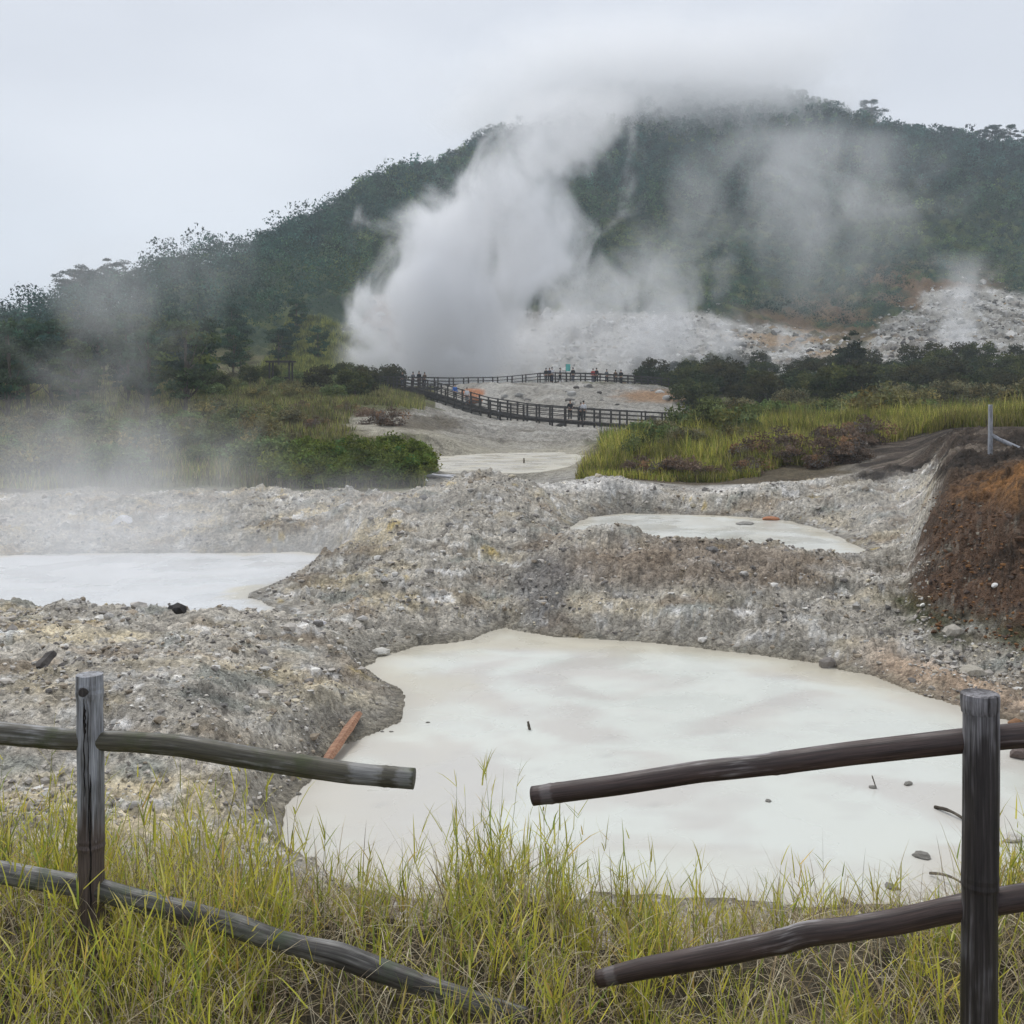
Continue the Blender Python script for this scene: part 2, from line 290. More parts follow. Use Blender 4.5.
def height(x, y, detail=True):
    x = np.asarray(x, float); y = np.asarray(y, float)
    ys = np.maximum(y, 3.0); px = np.clip(512+F*x/ys, KX[0], KX[-1])
    wob = fbm(x*.35+9, y*.35, 3, 41)*sstep(9,14,y)
    yy = y*(1+.02*wob); px = np.clip(px+wob*18, KX[0], KX[-1])
    li = np.clip(np.log(yy+5)/LG[-1]*(len(LG)-1), 0, len(LG)-1.001); i0 = li.astype(int); ft = li-i0
    j = np.clip(np.searchsorted(KX, px)-1, 0, len(KX)-2); s = (px-KX[j])/(KX[j+1]-KX[j]); s = s*s*(3-2*s)*.6+s*.4
    a = TAB[j,i0]*(1-ft)+TAB[j,i0+1]*ft; b = TAB[j+1,i0]*(1-ft)+TAB[j+1,i0+1]*ft
    z = a*(1-s)+b*s
    rm = rockmask(x, y, px)
    n1 = fbm(x*.45, y*.45, 3, 1); n2 = ridged(x*1.1, y*1.1, 4, 2); 
    z = z+rm*(.34*n1*sstep(12,24,y)+.12*n1)
    z = z+rm*.12*ridged(x*.7+3,y*.55,3,7)*sstep(9,16,y)
    z = z+rm*.19*(n2-.2)*(.6+.5*sstep(15,24,y))
    # gullies on steep faces of the left lobe
    if detail:
        n3 = ridged(x*4.3, y*4.3, 3, 3); n4 = fbm(x*14, y*14, 3, 4); n5 = ridged(x*9+2, y*9, 2, 8)
        z = z+rm*(.06*n3+.025*n4+.02*n5)*(.8+.35*sstep(12,25,y))
        n6 = ridged(x*2.2+1, y*1.7, 3, 6); z = z-rm*.07*sstep(.4,.85,n6)*(.5+.5*sstep(10,20,y))
        nearb = (1-sstep(5,7,y)); z = z+nearb*(.05*fbm(x*2.5,y*2.5,4,9))
    far = sstep(36, 60, y)
    z = z+far*(.35*fbm(x*.12,y*.12,4,11)*(1-sstep(150,170,y)))
    hill = sstep(165, 230, y)
    z = z+hill*(.3+.7*sstep(280,420,y))*(5.5*ridged(x*.012+y*.004, y*.006, 3, 12)+2.0*fbm(x*.05,y*.05,4,13))
    scr = sstep(130,165,y)*(1-sstep(215,260,y)); z = z+scr*.55*ridged(x*.45,y*.3,3,17)+scr*(1.3*ridged(x*.12,y*.12,4,14)+.5*fbm(x*.6,y*.6,3,15))
    mound = sstep(96,104,y)*(1-sstep(132,140,y)); z = z+mound*.45*ridged(x*.25,y*.25,5,16)
    z = z+sstep(66,72,y)*(1-sstep(90,97,y))*(.35*ridged(x*.3,y*.3,4,18)+.22*ridged(x*1.1,y*.6,3,19))*(1-sstep(600,640,px))
    if z.ndim: z = carve(x, y, z)
    for poly, lv, wd in PONDS:
        d = bbox_sd(x, y, poly)
        d = d+.16*fbm(x*1.3,y*1.3,3,21)*(1 if lv != L4 else 3)
        out = lv+.012+.13*np.clip(d,0,9)
        k = 1-sstep(0, wd, d)                        # flatten towards the shore
        zo = z*(1-k*.9)+out*k*.9; zo = np.where(d < 1.5, np.maximum(zo, lv+.010+.045*np.clip(d,0,3)-.6*sstep(.6,1.5,d)), zo)
        zi = lv-.03-.25*np.clip(-d,0,1)
        z = np.where(d > 0, zo, zi)
    return z
def ground(x, y): return float(height(np.array([x]), np.array([y]))[0])

# ------------------------------------------------------------ terrain mesh
def build_terrain():
    u = np.concatenate([np.linspace(-1.15,-.5,60,endpoint=False), np.linspace(-.5,.5,1000), np.linspace(.5,1.15,61)[1:]])
    Yp = np.exp(np.linspace(math.log(1.2), math.log(724), 1450)); yv = Yp-4.0
    U, Yy = np.meshgrid(u, yv); Xx = U*(Yy+4.0+.5)
    Z = height(Xx, Yy)
    nr, nc = Xx.shape
    x = Xx.ravel(); y = Yy.ravel(); z = Z.ravel()
    ys = np.maximum(y,3); px = 512+F*x/ys; py = HY-F*(z-EYE)/ys
    y0_ = y; y = y+2.0*z*(y < 60)
    nA = fbm(x*.5,y*.5,4,31); nB = fbm(x*1.7,y*1.7,4,32); nC = ridged(x*3.5,y*3.5,3,33); nD = fbm(x*.16,y*.16,4,34); nE = fbm(x*7,y*7,3,35)
    def lerp(c, d, t): return c*(1-t[:,None])+np.array(d)*t[:,None]
    c = np.tile(np.array([.335,.31,.27]), (len(x),1))
    c = lerp(c, (.44,.375,.255), .8*sstep(.0,.35,nA)*(px<420)+.45*sstep(.1,.4,nA)*(px>=420))
    c = lerp(c, (.165,.15,.135), .55*sstep(.05,.45,nB+.3*nE-.05))
    c = lerp(c, (.47,.46,.44), .8*sstep(.12,.4,-nB+.35*nE))
    c = lerp(c, (.2,.21,.19), .7*sstep(.2,.45,fbm(x*.8+7,y*.8,3,36)))
    c = lerp(c, (.20,.15,.10), .6*sstep(.15,.4,fbm(x*.6-7,y*.6,4,37)))
    c = lerp(c, (.58,.57,.56), .85*sstep(.28,.5,fbm(x*1.1+3,y*1.1,4,38)+.15*nE))
    c = lerp(c, (.40,.30,.10), .7*sstep(.40,.52,fbm(x*.9+13,y*.9,4,39)))
    y = y0_
    def blob(cx, cy, rx, ry, y0, y1, soft=.5, nz=.35):
        d = np.sqrt(((px-cx)/rx)**2+((py-cy)/ry)**2)+nz*(nA+.5*nB)
        return (1-sstep(1-soft,1+soft*.5,d))*(y>y0)*(y<y1)
    # browner crest in front of the right pool, dark patch in the middle mound
    c = lerp(c, (.21,.165,.125), .75*blob(690,560,150,30,19,25))
    c = lerp(c, (.12,.115,.115), .7*blob(545,590,30,45,19,27))
    c = lerp(c, (.5,.49,.48), .6*blob(640,482,170,12,33,40))
    # tan sediment round the right end of the near pool
    d1 = bbox_sd(x,y,NEARP); 
    sed = (1-sstep(.3,1.0,d1+.3*nB))*sstep(840,900,px)*(y>9); c = lerp(c, (.36,.265,.19), .85*sed)
    sed = (1-sstep(.1,.9,d1+.3*nB))*(px<440)*(y>10); c = lerp(c, (.27,.25,.215), .9*sed)
    sed = (1-sstep(.0,.25,d1+.2*nB))*(y>9); c = lerp(c, (.30,.27,.21), .6*sed)
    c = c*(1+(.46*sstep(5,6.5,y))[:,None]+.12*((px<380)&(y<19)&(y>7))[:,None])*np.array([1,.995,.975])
    tone = 1+.34*fbm(x*.38+4,(y+2*z)*.38,3,67); c = c*(1+(tone-1)*sstep(5,7,y))[:,None]
    # rust coloured bank on the right
    bank = sstep(893,925,px+35*nA+20*nB+.25*(py-560)*(py>560))*(y>14.8)*(1-sstep(21.5,23.5,y+nA))*sstep(.38,.7,z+.3*nB)
    bank = bank*(1-sstep(24,27,y))
    bcol = lerp(np.tile(np.array([.115,.07,.045]),(len(x),1)), (.27,.135,.05), sstep(2.2,2.75,z+.4*nA+.3*nB))
    bcol = lerp(bcol, (.055,.042,.032), .8*sstep(-.05,.3,nB+.2*nE)); bcol = lerp(bcol, (.22,.20,.165), .75*sstep(.05,.3,-nA+.4*nE)*(z<2.4))
    bcol = lerp(bcol, (.06,.075,.02), .8*sstep(.1,.4,nD+.5)*(1-sstep(.5,.9,z)))
    c = c*(1-bank[:,None])+bcol*bank[:,None]
    wet = np.minimum.reduce([bbox_sd(x,y,p) for p,_,_ in PONDS]); c = c*(1-.38*(1-sstep(.05,.45,wet+.18*nB)))[:,None]
    # dark soil terrace behind it
    terr = sstep(835,875,px+30*nA)*sstep(33.5,36,y+2*nA)*sstep(1.3,1.7,z+.4*nB)*(1-sstep(46,50,y)); terr = np.maximum(terr, sstep(925,945,px+30*nB)*sstep(20.5,22.5,y+nA)*(1-sstep(46,50,y)))
    tcol = lerp(np.tile(np.array([.085,.065,.05]),(len(x),1)), (.04,.031,.024), sstep(-.1,.25,nA+.3*nB)); tcol = lerp(tcol, (.20,.165,.13), .8*sstep(.15,.35,fbm(x*.12,y*.9,3,44)))
    c = c*(1-terr[:,None])+tcol*terr[:,None]
    # soil under the near grass
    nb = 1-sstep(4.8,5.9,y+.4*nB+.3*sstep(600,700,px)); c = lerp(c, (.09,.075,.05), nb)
    # vegetated ground beyond
    veg = sstep(36,38.5,y+1.2*nA)
    vcol = lerp(np.tile(np.array([.11,.115,.045]),(len(x),1)), (.16,.14,.07), sstep(-.1,.3,nD)); vcol = lerp(vcol, (.07,.05,.035), .7*sstep(.1,.35,nA)); vcol = lerp(vcol, (.115,.09,.06), .9*(px>560)*(1-sstep(41,44.5,y)))
    bare = np.zeros(len(x))
    bare = np.maximum(bare, sstep(408,430,px+14*nA)*(1-sstep(575,600,px+14*nA))*(y<96)*(y>34))       # valley floor
    bare = np.maximum(bare, blob(400,423,60,13,52,80,.4)); bare = np.maximum(bare, blob(620,402,85,24,96,140,.35)); bare = np.maximum(bare, blob(540,425,110,22,66,100,.4))
    bare = np.maximum(bare, (px>435)*(px<690)*(y>97)*(y<150)*1.0*(1-sstep(0,14,(px-600)-(y-92)*.05-(py<396)*0-60-(420-py)*-2.2)) )
    veg = veg*(1-bare)*(1-terr)
    gcol = lerp(np.tile(np.array([.33,.31,.27]),(len(x),1)), (.24,.225,.2), sstep(-.1,.3,nB)); gcol = lerp(gcol, (.44,.42,.38), sstep(.05,.3,nD)*.8)
    gcol = lerp(gcol, (.40,.365,.28), sstep(42,46,y)*(1-sstep(62,74,y+3*nA))*.7)
    gcol = lerp(gcol, (.12,.10,.07), .85*blob(428,423,38,8,56,84,.35)); gcol = lerp(gcol, (.17,.15,.12), .6*sstep(.2,.4,fbm(x*.1,y*.35,3,45))*(y>38))
    gcol = lerp(gcol, (.42,.16,.06), .9*blob(473,393,12,5,96,140,.3)); gcol = lerp(gcol, (.30,.17,.08), .8*blob(660,396,46,7,97,150,.5)*(py>386))
    k = sstep(36,39,y)*(1-terr); 
    c = c*(1-k[:,None])+gcol*k[:,None]
    c = c*(1-veg[:,None])+vcol*veg[:,None]
    # far slope: scree, ochre patches, forest floor
    hf = sstep(150,170,y+6*nD)*sstep(330,372,px+22*nD+(py-340)*-.2)
    upper = scree_top(px)+20*fbm(x*.03,y*.03,4,46)
    rocky = hf*sstep(upper-5,upper+5,py+9*fbm(x*.12,y*.12,4,62))
    scol = lerp(np.tile(np.array([.36,.345,.31]),(len(x),1)), (.18,.165,.14), sstep(-.1,.35,fbm(x*.12,y*.12,4,47))); scol = lerp(scol, (.5,.49,.47), sstep(.1,.35,fbm(x*.3,y*.3,3,48)))
    scol = lerp(scol, (.33,.21,.10), .8*sstep(.0,.25,fbm(x*.05,y*.05,3,49)+.1)*blob(820,338,100,22,150,300,.6))
    scol = lerp(scol, (.27,.15,.09), .8*blob(375,335,24,40,150,300,.5))
    floor = lerp(np.tile(np.array([.030,.055,.03]),(len(x),1)), (.09,.11,.035), sstep(.0,.3,nD))
    brown = np.maximum(blob(925,290,90,30,180,380,.6), .9*blob(815,322,90,30,180,330,.6)); floor = lerp(floor, (.17,.105,.06), .9*brown*sstep(-.35,.1,fbm(x*.08,y*.08,4,50)))
    floor = lerp(floor, (.2,.2,.03), .9*blob(345,372,42,11,120,240,.5))
    kk = sstep(150,170,y+4*nA)
    c = c*(1-kk[:,None])+floor*kk[:,None]
    c = c*(1-rocky[:,None])+scol*rocky[:,None]
    idx = np.arange(nr*nc).reshape(nr,nc)
    Q = np.stack([idx[:-1,:-1], idx[:-1,1:], idx[1:,1:], idx[1:,:-1]], -1).reshape(-1,4)
    rmk = rockmask(x,y,px)*(y > 9); dsh = np.minimum.reduce([np.abs(bbox_sd(x,y,p)) for p,_,_ in PONDS]); rmk = rmk*sstep(.3,.9,dsh)
    gz = np.abs(np.gradient(Z,axis=0).ravel())/np.maximum(np.abs(np.gradient(Yy,axis=0).ravel()),1e-3); st = sstep(.25,1.2,gz)*rmk
    dy = st*((.10)*ridged(x*1.3,z*1.6+y*.6,4,63)+.05*fbm(x*7,z*9,3,64)); dx = st*.10*fbm(x*1.7+5,z*3.5,4,65)
    return np.stack([x+dx,y-dy,z],1), Q, np.clip(c,.01,.9), dict(px=px,py=py,rocky=rocky,veg=veg,bank=bank)

def ground_mat():
    m, nt, ns, L = nodes_of('ground')
    out = ns.new('ShaderNodeOutputMaterial'); b = ns.new('ShaderNodeBsdfPrincipled'); L.new(b.outputs[0], out.inputs[0])
    b.inputs['Specular IOR Level'].default_value = .2; b.inputs['Roughness'].default_value = .92
    tc = ns.new('ShaderNodeTexCoord'); at = ns.new('ShaderNodeAttribute'); at.attribute_name = 'Col'
    def nz(s, d=6, r=.65):
        n = ns.new('ShaderNodeTexNoise'); n.inputs['Scale'].default_value = s; n.inputs['Detail'].default_value = d; n.inputs['Roughness'].default_value = r
        L.new(tc.outputs['Object'], n.inputs['Vector']); return n.outputs[0]
    a = nz(2.3); f = nz(16, 5, .7); v = ns.new('ShaderNodeTexVoronoi'); v.inputs['Scale'].default_value = 11; v.feature = 'F1'
    wn = ns.new('ShaderNodeTexNoise'); wn.inputs['Scale'].default_value = 9; wn.inputs['Detail'].default_value = 3; L.new(tc.outputs['Object'], wn.inputs['Vector'])
    va = ns.new('ShaderNodeVectorMath'); va.operation = 'MULTIPLY_ADD'; L.new(wn.outputs['Color'], va.inputs[0]); va.inputs[1].default_value = (.12,.12,.12); L.new(tc.outputs['Object'], va.inputs[2])
    L.new(va.outputs[0], v.inputs['Vector'])
    def mr(x, a0, a1, b0, b1):
        n = ns.new('ShaderNodeMapRange'); n.inputs[1].default_value = a0; n.inputs[2].default_value = a1; n.inputs[3].default_value = b0; n.inputs[4].default_value = b1
        L.new(x, n.inputs[0]); return n.outputs[0]
    s = mathn(nt, 'MULTIPLY', mr(a,.3,.7,.72,1.28), mr(f,.32,.68,.62,1.38))
    vc = ns.new('ShaderNodeSeparateColor'); L.new(v.outputs['Color'], vc.inputs[0])
    s = mathn(nt, 'MULTIPLY', s, mr(vc.outputs[0],0,1,.72,1.3))
    vm = ns.new('ShaderNodeVectorMath'); vm.operation = 'SCALE'; L.new(at.outputs['Color'], vm.inputs[0]); L.new(s, vm.inputs['Scale'])
    L.new(vm.outputs[0], b.inputs['Base Color'])
    v2 = ns.new('ShaderNodeTexVoronoi'); v2.inputs['Scale'].default_value = 34; L.new(va.outputs[0], v2.inputs['Vector'])
    h = mathn(nt, 'ADD', mathn(nt, 'MULTIPLY', f, 1.2), mathn(nt, 'MULTIPLY', v.outputs['Distance'], -.7)); h = mathn(nt, 'ADD', h, mathn(nt, 'MULTIPLY', v2.outputs['Distance'], -.35))
    bp = ns.new('ShaderNodeBump'); bp.inputs['Strength'].default_value = .95; bp.inputs['Distance'].default_value = .08
    L.new(h, bp.inputs['Height']); L.new(bp.outputs[0], b.inputs['Normal'])
    return m
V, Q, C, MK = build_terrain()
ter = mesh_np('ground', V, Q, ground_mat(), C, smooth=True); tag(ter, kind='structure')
print('terrain', time.time()-T0)

# ------------------------------------------------------------ mud pools
def pond_mat(name):
    m, nt, ns, L = nodes_of(name)
    out = ns.new('ShaderNodeOutputMaterial'); b = ns.new('ShaderNodeBsdfPrincipled'); L.new(b.outputs[0], out.inputs[0])
    b.inputs['Specular IOR Level'].default_value = .5
    tc = ns.new('ShaderNodeTexCoord'); at = ns.new('ShaderNodeAttribute'); at.attribute_name = 'Col'
    L.new(at.outputs['Color'], b.inputs['Base Color'])
    n = ns.new('ShaderNodeTexNoise'); n.inputs['Scale'].default_value = 3.5; n.inputs['Detail'].default_value = 5; L.new(tc.outputs['Object'], n.inputs['Vector'])
    n9 = ns.new('ShaderNodeTexNoise'); n9.inputs['Scale'].default_value = .7; n9.inputs['Detail'].default_value = 4; L.new(tc.outputs['Object'], n9.inputs['Vector'])
    m9 = ns.new('ShaderNodeMapRange'); m9.inputs[1].default_value = .4; m9.inputs[2].default_value = .6; m9.inputs[3].default_value = .2; m9.inputs[4].default_value = .42; L.new(n9.outputs[0], m9.inputs[0]); L.new(m9.outputs[0], b.inputs['Roughness'])
    bp = ns.new('ShaderNodeBump'); bp.inputs['Strength'].default_value = .12; bp.inputs['Distance'].default_value = .01; L.new(n.outputs[0], bp.inputs['Height']); L.new(bp.outputs[0], b.inputs['Normal'])
    return m
PM = pond_mat('milky_water')
def pond(name, poly, lv, step, pale, tan, edge, label=None):
    x0, y0 = poly.min(0)-.8; x1, y1 = poly.max(0)+.8
    nx = int((x1-x0)/step)+2; ny = int((y1-y0)/step)+2
    gx, gy = np.meshgrid(np.linspace(x0,x1,nx), np.linspace(y0,y1,ny)); d = sdist(gx, gy, poly)
    keep = d < .75
    idx = np.arange(nx*ny).reshape(ny,nx)
    kq = keep[:-1,:-1]&keep[:-1,1:]&keep[1:,1:]&keep[1:,:-1]
    q = np.stack([idx[:-1,:-1],idx[:-1,1:],idx[1:,1:],idx[1:,:-1]],-1)[kq]
    used = np.unique(q); mp = np.full(nx*ny,-1); mp[used] = np.arange(len(used)); q = mp[q]
    x = gx.ravel()[used]; y = gy.ravel()[used]; dd = -d.ravel()[used]
    w = fbm(x*.25,y*.35,2,51); n = fbm(x*.5+.9*w,y*.55+.9*w,4,52,.5)
    t = sstep(-.2,.12,n)                         # swirls of clear cut suspended clay
    n2 = fbm(x*1.3+.5*w,y*2.2,4,53)
    c = np.array(tan)*(1-t[:,None])+np.array(pale)*t[:,None]
    g = .25*sstep(.12,.35,n2); c = c*(1-g[:,None])+np.array([.49,.47,.44])*g[:,None]
    e = (1-sstep(.1,edge,dd+.9*n+.35*n2))*(.35+.65*sstep(14.5,16.5,y)); c = c*(1-e[:,None]*.85)+np.array([.53,.49,.38])*e[:,None]*.85
    e2 = (1-sstep(.0,.45,dd+.25*n2))*.6; c = c*(1-e2[:,None])+np.array([.43,.395,.33])*e2[:,None]
    sp = sstep(.42,.6,fbm(x*2.1,y*3.2,4,57))*.35; c = c*(1-sp[:,None])+np.array([.36,.35,.33])*sp[:,None]
    V = np.stack([x,y,np.full(len(x),lv)],1)
    return tag(mesh_np(name, V, q, PM, c, smooth=True), kind='structure')
pond('near_pool_water', NEARP, L1, .12, (.60,.615,.56), (.53,.51,.465), 1.5)
pond('steaming_pool_water', LEFTP, L2, .25, (.58,.59,.59), (.55,.56,.56), .3)
pond('raised_pool_water', RIGHTP, L3, .2, (.585,.59,.545), (.52,.51,.45), .6)
pond('shallow_pool_water', FARP, L4, .4, (.48,.45,.38), (.42,.38,.28), 1.5)
print('ponds', time.time()-T0)
#PART2
# ------------------------------------------------------------ foliage builders
def rand_tris(P, size, spread_up=.3, r=rng):
    """one leaf-shaped triangle per point, random facing"""
    n = len(P); a = r.normal(size=(n,3)); a /= np.linalg.norm(a,axis=1)[:,None]
    b = r.normal(size=(n,3)); b -= a*(a*b).sum(1)[:,None]; b /= np.linalg.norm(b,axis=1)[:,None]
    s = (np.asarray(size)*r.uniform(.6,1.4,n))[:,None]
    V = np.stack([P-a*s*.6-b*s*.35, P-a*s*.5+b*s*.45, P+a*s*.75], 1).reshape(-1,3)
    return V, np.arange(3*n).reshape(-1,3)
def clump_points(nc, per, W3, base, r, flat=.6, top=True):
    """clump centres filling an ellipsoid of half-sizes W3 over height base; leaves on each clump"""
    c = r.normal(size=(nc,3)); c /= np.linalg.norm(c,axis=1)[:,None]; rad = r.uniform(.35,1,nc)**.5
    c = c*rad[:,None]*np.array(W3)+np.array([0,0,base+W3[2]])
    R = (r.uniform(.24,.46,nc)*W3[0])
    cc = np.repeat(np.arange(nc), per)
    d = r.normal(size=(nc*per,3)); d /= np.linalg.norm(d,axis=1)[:,None]; d[:,2] = np.where(d[:,2] < -.2, d[:,2]*.4, d[:,2])
    P = c[cc]+d*(R[cc]*r.uniform(.55,1.08,nc*per))[:,None]*np.array([1,1,flat])
    return P, cc, c
def tint(n, cc, nc, base, r, var=.28):
    """leaf tone differs from clump to clump and leaf to leaf"""
    k = r.normal(1,var*.8,nc)[cc]*r.normal(1,var*.5,n); k = np.clip(k,.35,2.0)
    h = r.normal(0,.10,nc)[cc]
    c = np.array(base)[None]*k[:,None]; c[:,0] *= 1+h+.1; c[:,2] *= 1-h
    return np.clip(c,.006,.6)
def crown_mesh(name, nc, per, W3, base, leaf, col, seed, flat=.6, var=.28):
    r = np.random.default_rng(seed); P, cc, c = clump_points(nc, per, W3, base, r, flat)
    P = P[P[:,2] > 0.02] if base < .2 else P; n = len(P); cc = cc[:n]
    V, T = rand_tris(P, leaf, r=r); cl = np.repeat(tint(n, cc, nc, col, r, var), 3, 0)
    return mesh_np(name, V, T, M['leaf'], cl, link=False), c
def trunk_mesh(name, h, r0, centers, seed, nl=7, lean=.05, bend=.3):
    r = np.random.default_rng(seed); mb = MB(); zs = np.linspace(-.4,h,8)
    bx = np.cumsum(r.normal(0,lean,8))*h*.15; by = np.cumsum(r.normal(0,lean,8))*h*.15; bx -= bx[0]; by -= by[0]
    pts = np.stack([bx,by,zs],1); mb.tube(pts, np.linspace(r0,r0*.3,8), 7, cap=True)
    order = r.permutation(len(centers))[:nl]
    for k in order:
        c = centers[k]; t = np.clip(c[2]/h*.7, .25, .9); s = pts[int(t*7)]
        m = (s+c)/2+np.array([0,0,-abs(c[2]-s[2])*.15])
        mb.tube([s,m,c], [r0*.4,r0*.25,r0*.08], 5, cap=False)
    return mb.build(name, M['bark'], link=False)
def make_tree(name, crown_me, trunk_me, loc, rz, sc, label, cat, group):
    t = empty(name, loc, rz); t.scale = sc if hasattr(sc,'__len__') else (sc,)*3
    tag(t, label, cat, group)
    a = bpy.data.objects.new('crown', crown_me); COL.objects.link(a); a.parent = t
    b = bpy.data.objects.new('trunk', trunk_me); COL.objects.link(b); b.parent = t
    return t

# ---- tree kinds
PINE = []
for k in range(6):
    r = np.random.default_rng(100+k); h = 8.5
    cm, c = crown_mesh('crown', 42, 75, (2.1+.3*(k%3),2.1+.3*(k%3),3.1+.3*(k%2)), 2.0, .26, [(.050,.098,.052),(.075,.115,.045),(.042,.080,.052)][k%3], 100+k, .5)
    PINE.append((cm, trunk_mesh('trunk', 7.4, .2, c, 100+k, 9)))
AIRY = []                                   # ridge trees: bare stem, open umbrella tufts
for k in range(5):
    cm, c = crown_mesh('crown', 12+k, 150, (2.4,2.4,1.5), 5.6, .19, (.040,.072,.058), 140+k, .42)
    AIRY.append((cm, trunk_mesh('trunk', 8.0, .16, c, 140+k, 11+k, .12)))
BUSH = []
for k in range(6):
    cm, c = crown_mesh('crown', 40, 75, (1.9,1.9,1.25+.25*(k%3)), .1, .2, [(.042,.062,.024),(.062,.080,.026),(.052,.055,.024)][k%3], 170+k, .8, .3)
    BUSH.append((cm, trunk_mesh('trunk', 1.8, .09, c, 170+k, 5)))
FERN = []
for k in range(4):
    cm, c = crown_mesh('crown', 46, 110, (1.8,1.6,.95), .05, .15, [(.13,.18,.035),(.10,.14,.035)][k%2], 190+k, .8, .36)
    FERN.append((cm, trunk_mesh('trunk', 1.1, .05, c, 190+k, 6)))
OLIVE = []
for k in range(4):
    cm, c = crown_mesh('crown', 34, 85, (1.7,1.6,.9), .05, .15, [(.13,.18,.06),(.19,.19,.08),(.11,.145,.055),(.16,.165,.09)][k], 200+k, .8, .36)
    OLIVE.append((cm, trunk_mesh('trunk', 1.1, .05, c, 200+k, 6)))
DRY = []
for k in range(2):
    cm, c = crown_mesh('crown', 30, 70, (1.3,1.2,.7), .05, .11, (.17,.135,.10), 210+k, .8, .3)
    DRY.append((cm, trunk_mesh('trunk', .8, .04, c, 210+k, 6)))
def spread(n, x0, x1, y0, y1, cond=None, mind=0, seed=0, tries=60):
    """n spots (px column range, distance range), kept mind apart on the ground"""
    r = np.random.default_rng(seed); out = []
    for _ in range(n*tries):
        if len(out) >= n: break
        px = r.uniform(x0,x1); y = math.sqrt(r.uniform(y0*y0,y1*y1)); x = X(px,y)
        if cond and not cond(px,y,r): continue
        if mind and any((x-a)**2+(y-b)**2 < (mind*(y/50)**.5)**2 for a,b in out): continue
        out.append((x,y))
    return out
r = np.random.default_rng(5)
def place(kinds, name, spots, smin, smax, label, cat, group, zoff=-.15, tall=None):
    for i,(x,y) in enumerate(spots):
        cm, tm = kinds[int(r.integers(len(kinds)))]
        s = r.uniform(smin,smax); sz = s*(r.uniform(*tall) if tall else 1)
        make_tree(name, cm, tm, (x,y,ground(x,y)+zoff), r.uniform(0,6.28), (s,s,sz), label, cat, group)
# left wood
place(PINE, 'tree', spread(40,-60,190,72,112,None,3.1,1), .5,.9, 'dark green bushy tree in the wood on the slope behind the steaming pool', 'tree', 'trees of the wood left of the boardwalk')
place(PINE, 'tree', spread(44,-40,330,110,175,lambda px,y,r: y > 112+max(0,px-190)*.25,4,2), .5,.85, 'dark green bushy tree in the wood on the slope behind the steaming pool', 'tree', 'trees of the wood left of the boardwalk')
# dark shrub belt on the right
belt = lambda px,y,r: py_of(px,y) < 406 and not (px < 690 and y < 128) 
def py_of(px,y): return HY-F*(ground(X(px,y),y)-EYE)/y
BELTL = 'rounded dark green shrub in the dense belt between the yellow grass and the bare slope'
place(BUSH, 'shrub', spread(112,690,1060,98,165,None,2.4,3), .6,1.2, BELTL, 'shrub', 'dark shrubs in the belt behind the grass')
place(BUSH, 'shrub', spread(16,640,720,136,162,None,3,4), .6,1.0, BELTL, 'shrub', 'dark shrubs in the belt behind the grass')
cm, c = crown_mesh('crown', 50, 70, (1.5,1.5,3.0), .6, .24, (.028,.04,.018), 230, .7); tm = trunk_mesh('trunk', 5.5, .15, c, 230, 8)
x, y = X(850,140), 140.; make_tree('conifer', cm, tm, (x,y,ground(x,y)-.2), 0, (1.1,1.1,1.1), 'tall dark pointed tree rising above the shrub belt at right', 'tree', None)
# shrubs of the left slope
place(OLIVE+BUSH[1:3], 'shrub', spread(24,205,365,92,124,None,2.6,6), .45,.9, 'dark green shrub on the grassy slope by the left end of the boardwalk', 'shrub', 'dark shrubs by the left end of the boardwalk')
place(BUSH, 'shrub', [(X(p,q),q) for p,q in ((352,128),(372,130),(392,132),(378,127),(340,131),(330,126),(360,136),(344,138),(396,143),(388,139))], .6,.95, 'dark green shrub on the grassy slope by the left end of the boardwalk', 'shrub', 'dark shrubs by the left end of the boardwalk')
place(FERN, 'fern_bush', spread(40,292,418,38.6,46,lambda px,y,r: y > 39+max(0,px-395)*.12,.85,7), .34,.62, 'bright green leafy bush in the thicket above the grey clay bank', 'bush', 'bright green bushes above the clay bank')
place(OLIVE, 'bush', spread(44,-20,300,40,72,None,2.4,8), .3,.85, 'soft green bush behind the steam of the left pool', 'bush', 'green bushes behind the steaming pool')
place(DRY, 'dry_bush', spread(17,640,870,40.3,44.5,lambda px,y,r: y < 42 or px > 740,.9,9), .4,.85, 'brown leafless looking bush at the foot of the yellow grass bank', 'bush', 'brown bushes under the grass bank')
place(DRY, 'dry_bush', spread(6,230,400,58,75,None,2,10), .5,.8, 'brown low bush on the slope above the bright green thicket', 'bush', 'brown bushes on the left slope')
place(OLIVE, 'bush', spread(34,700,1060,50,92,None,2.6,12), .5,1.1, 'low green bush growing in the yellow grass beyond the raised pool', 'bush', 'low bushes in the yellow grass')
place(OLIVE, 'bush', spread(12,600,740,46,56,lambda px,y,r: px > 590+(y-42)*6,1.6,13), .35,.7, 'low green bush growing in the yellow grass beyond the raised pool', 'bush', 'low bushes in the yellow grass')
print('trees', time.time()-T0)

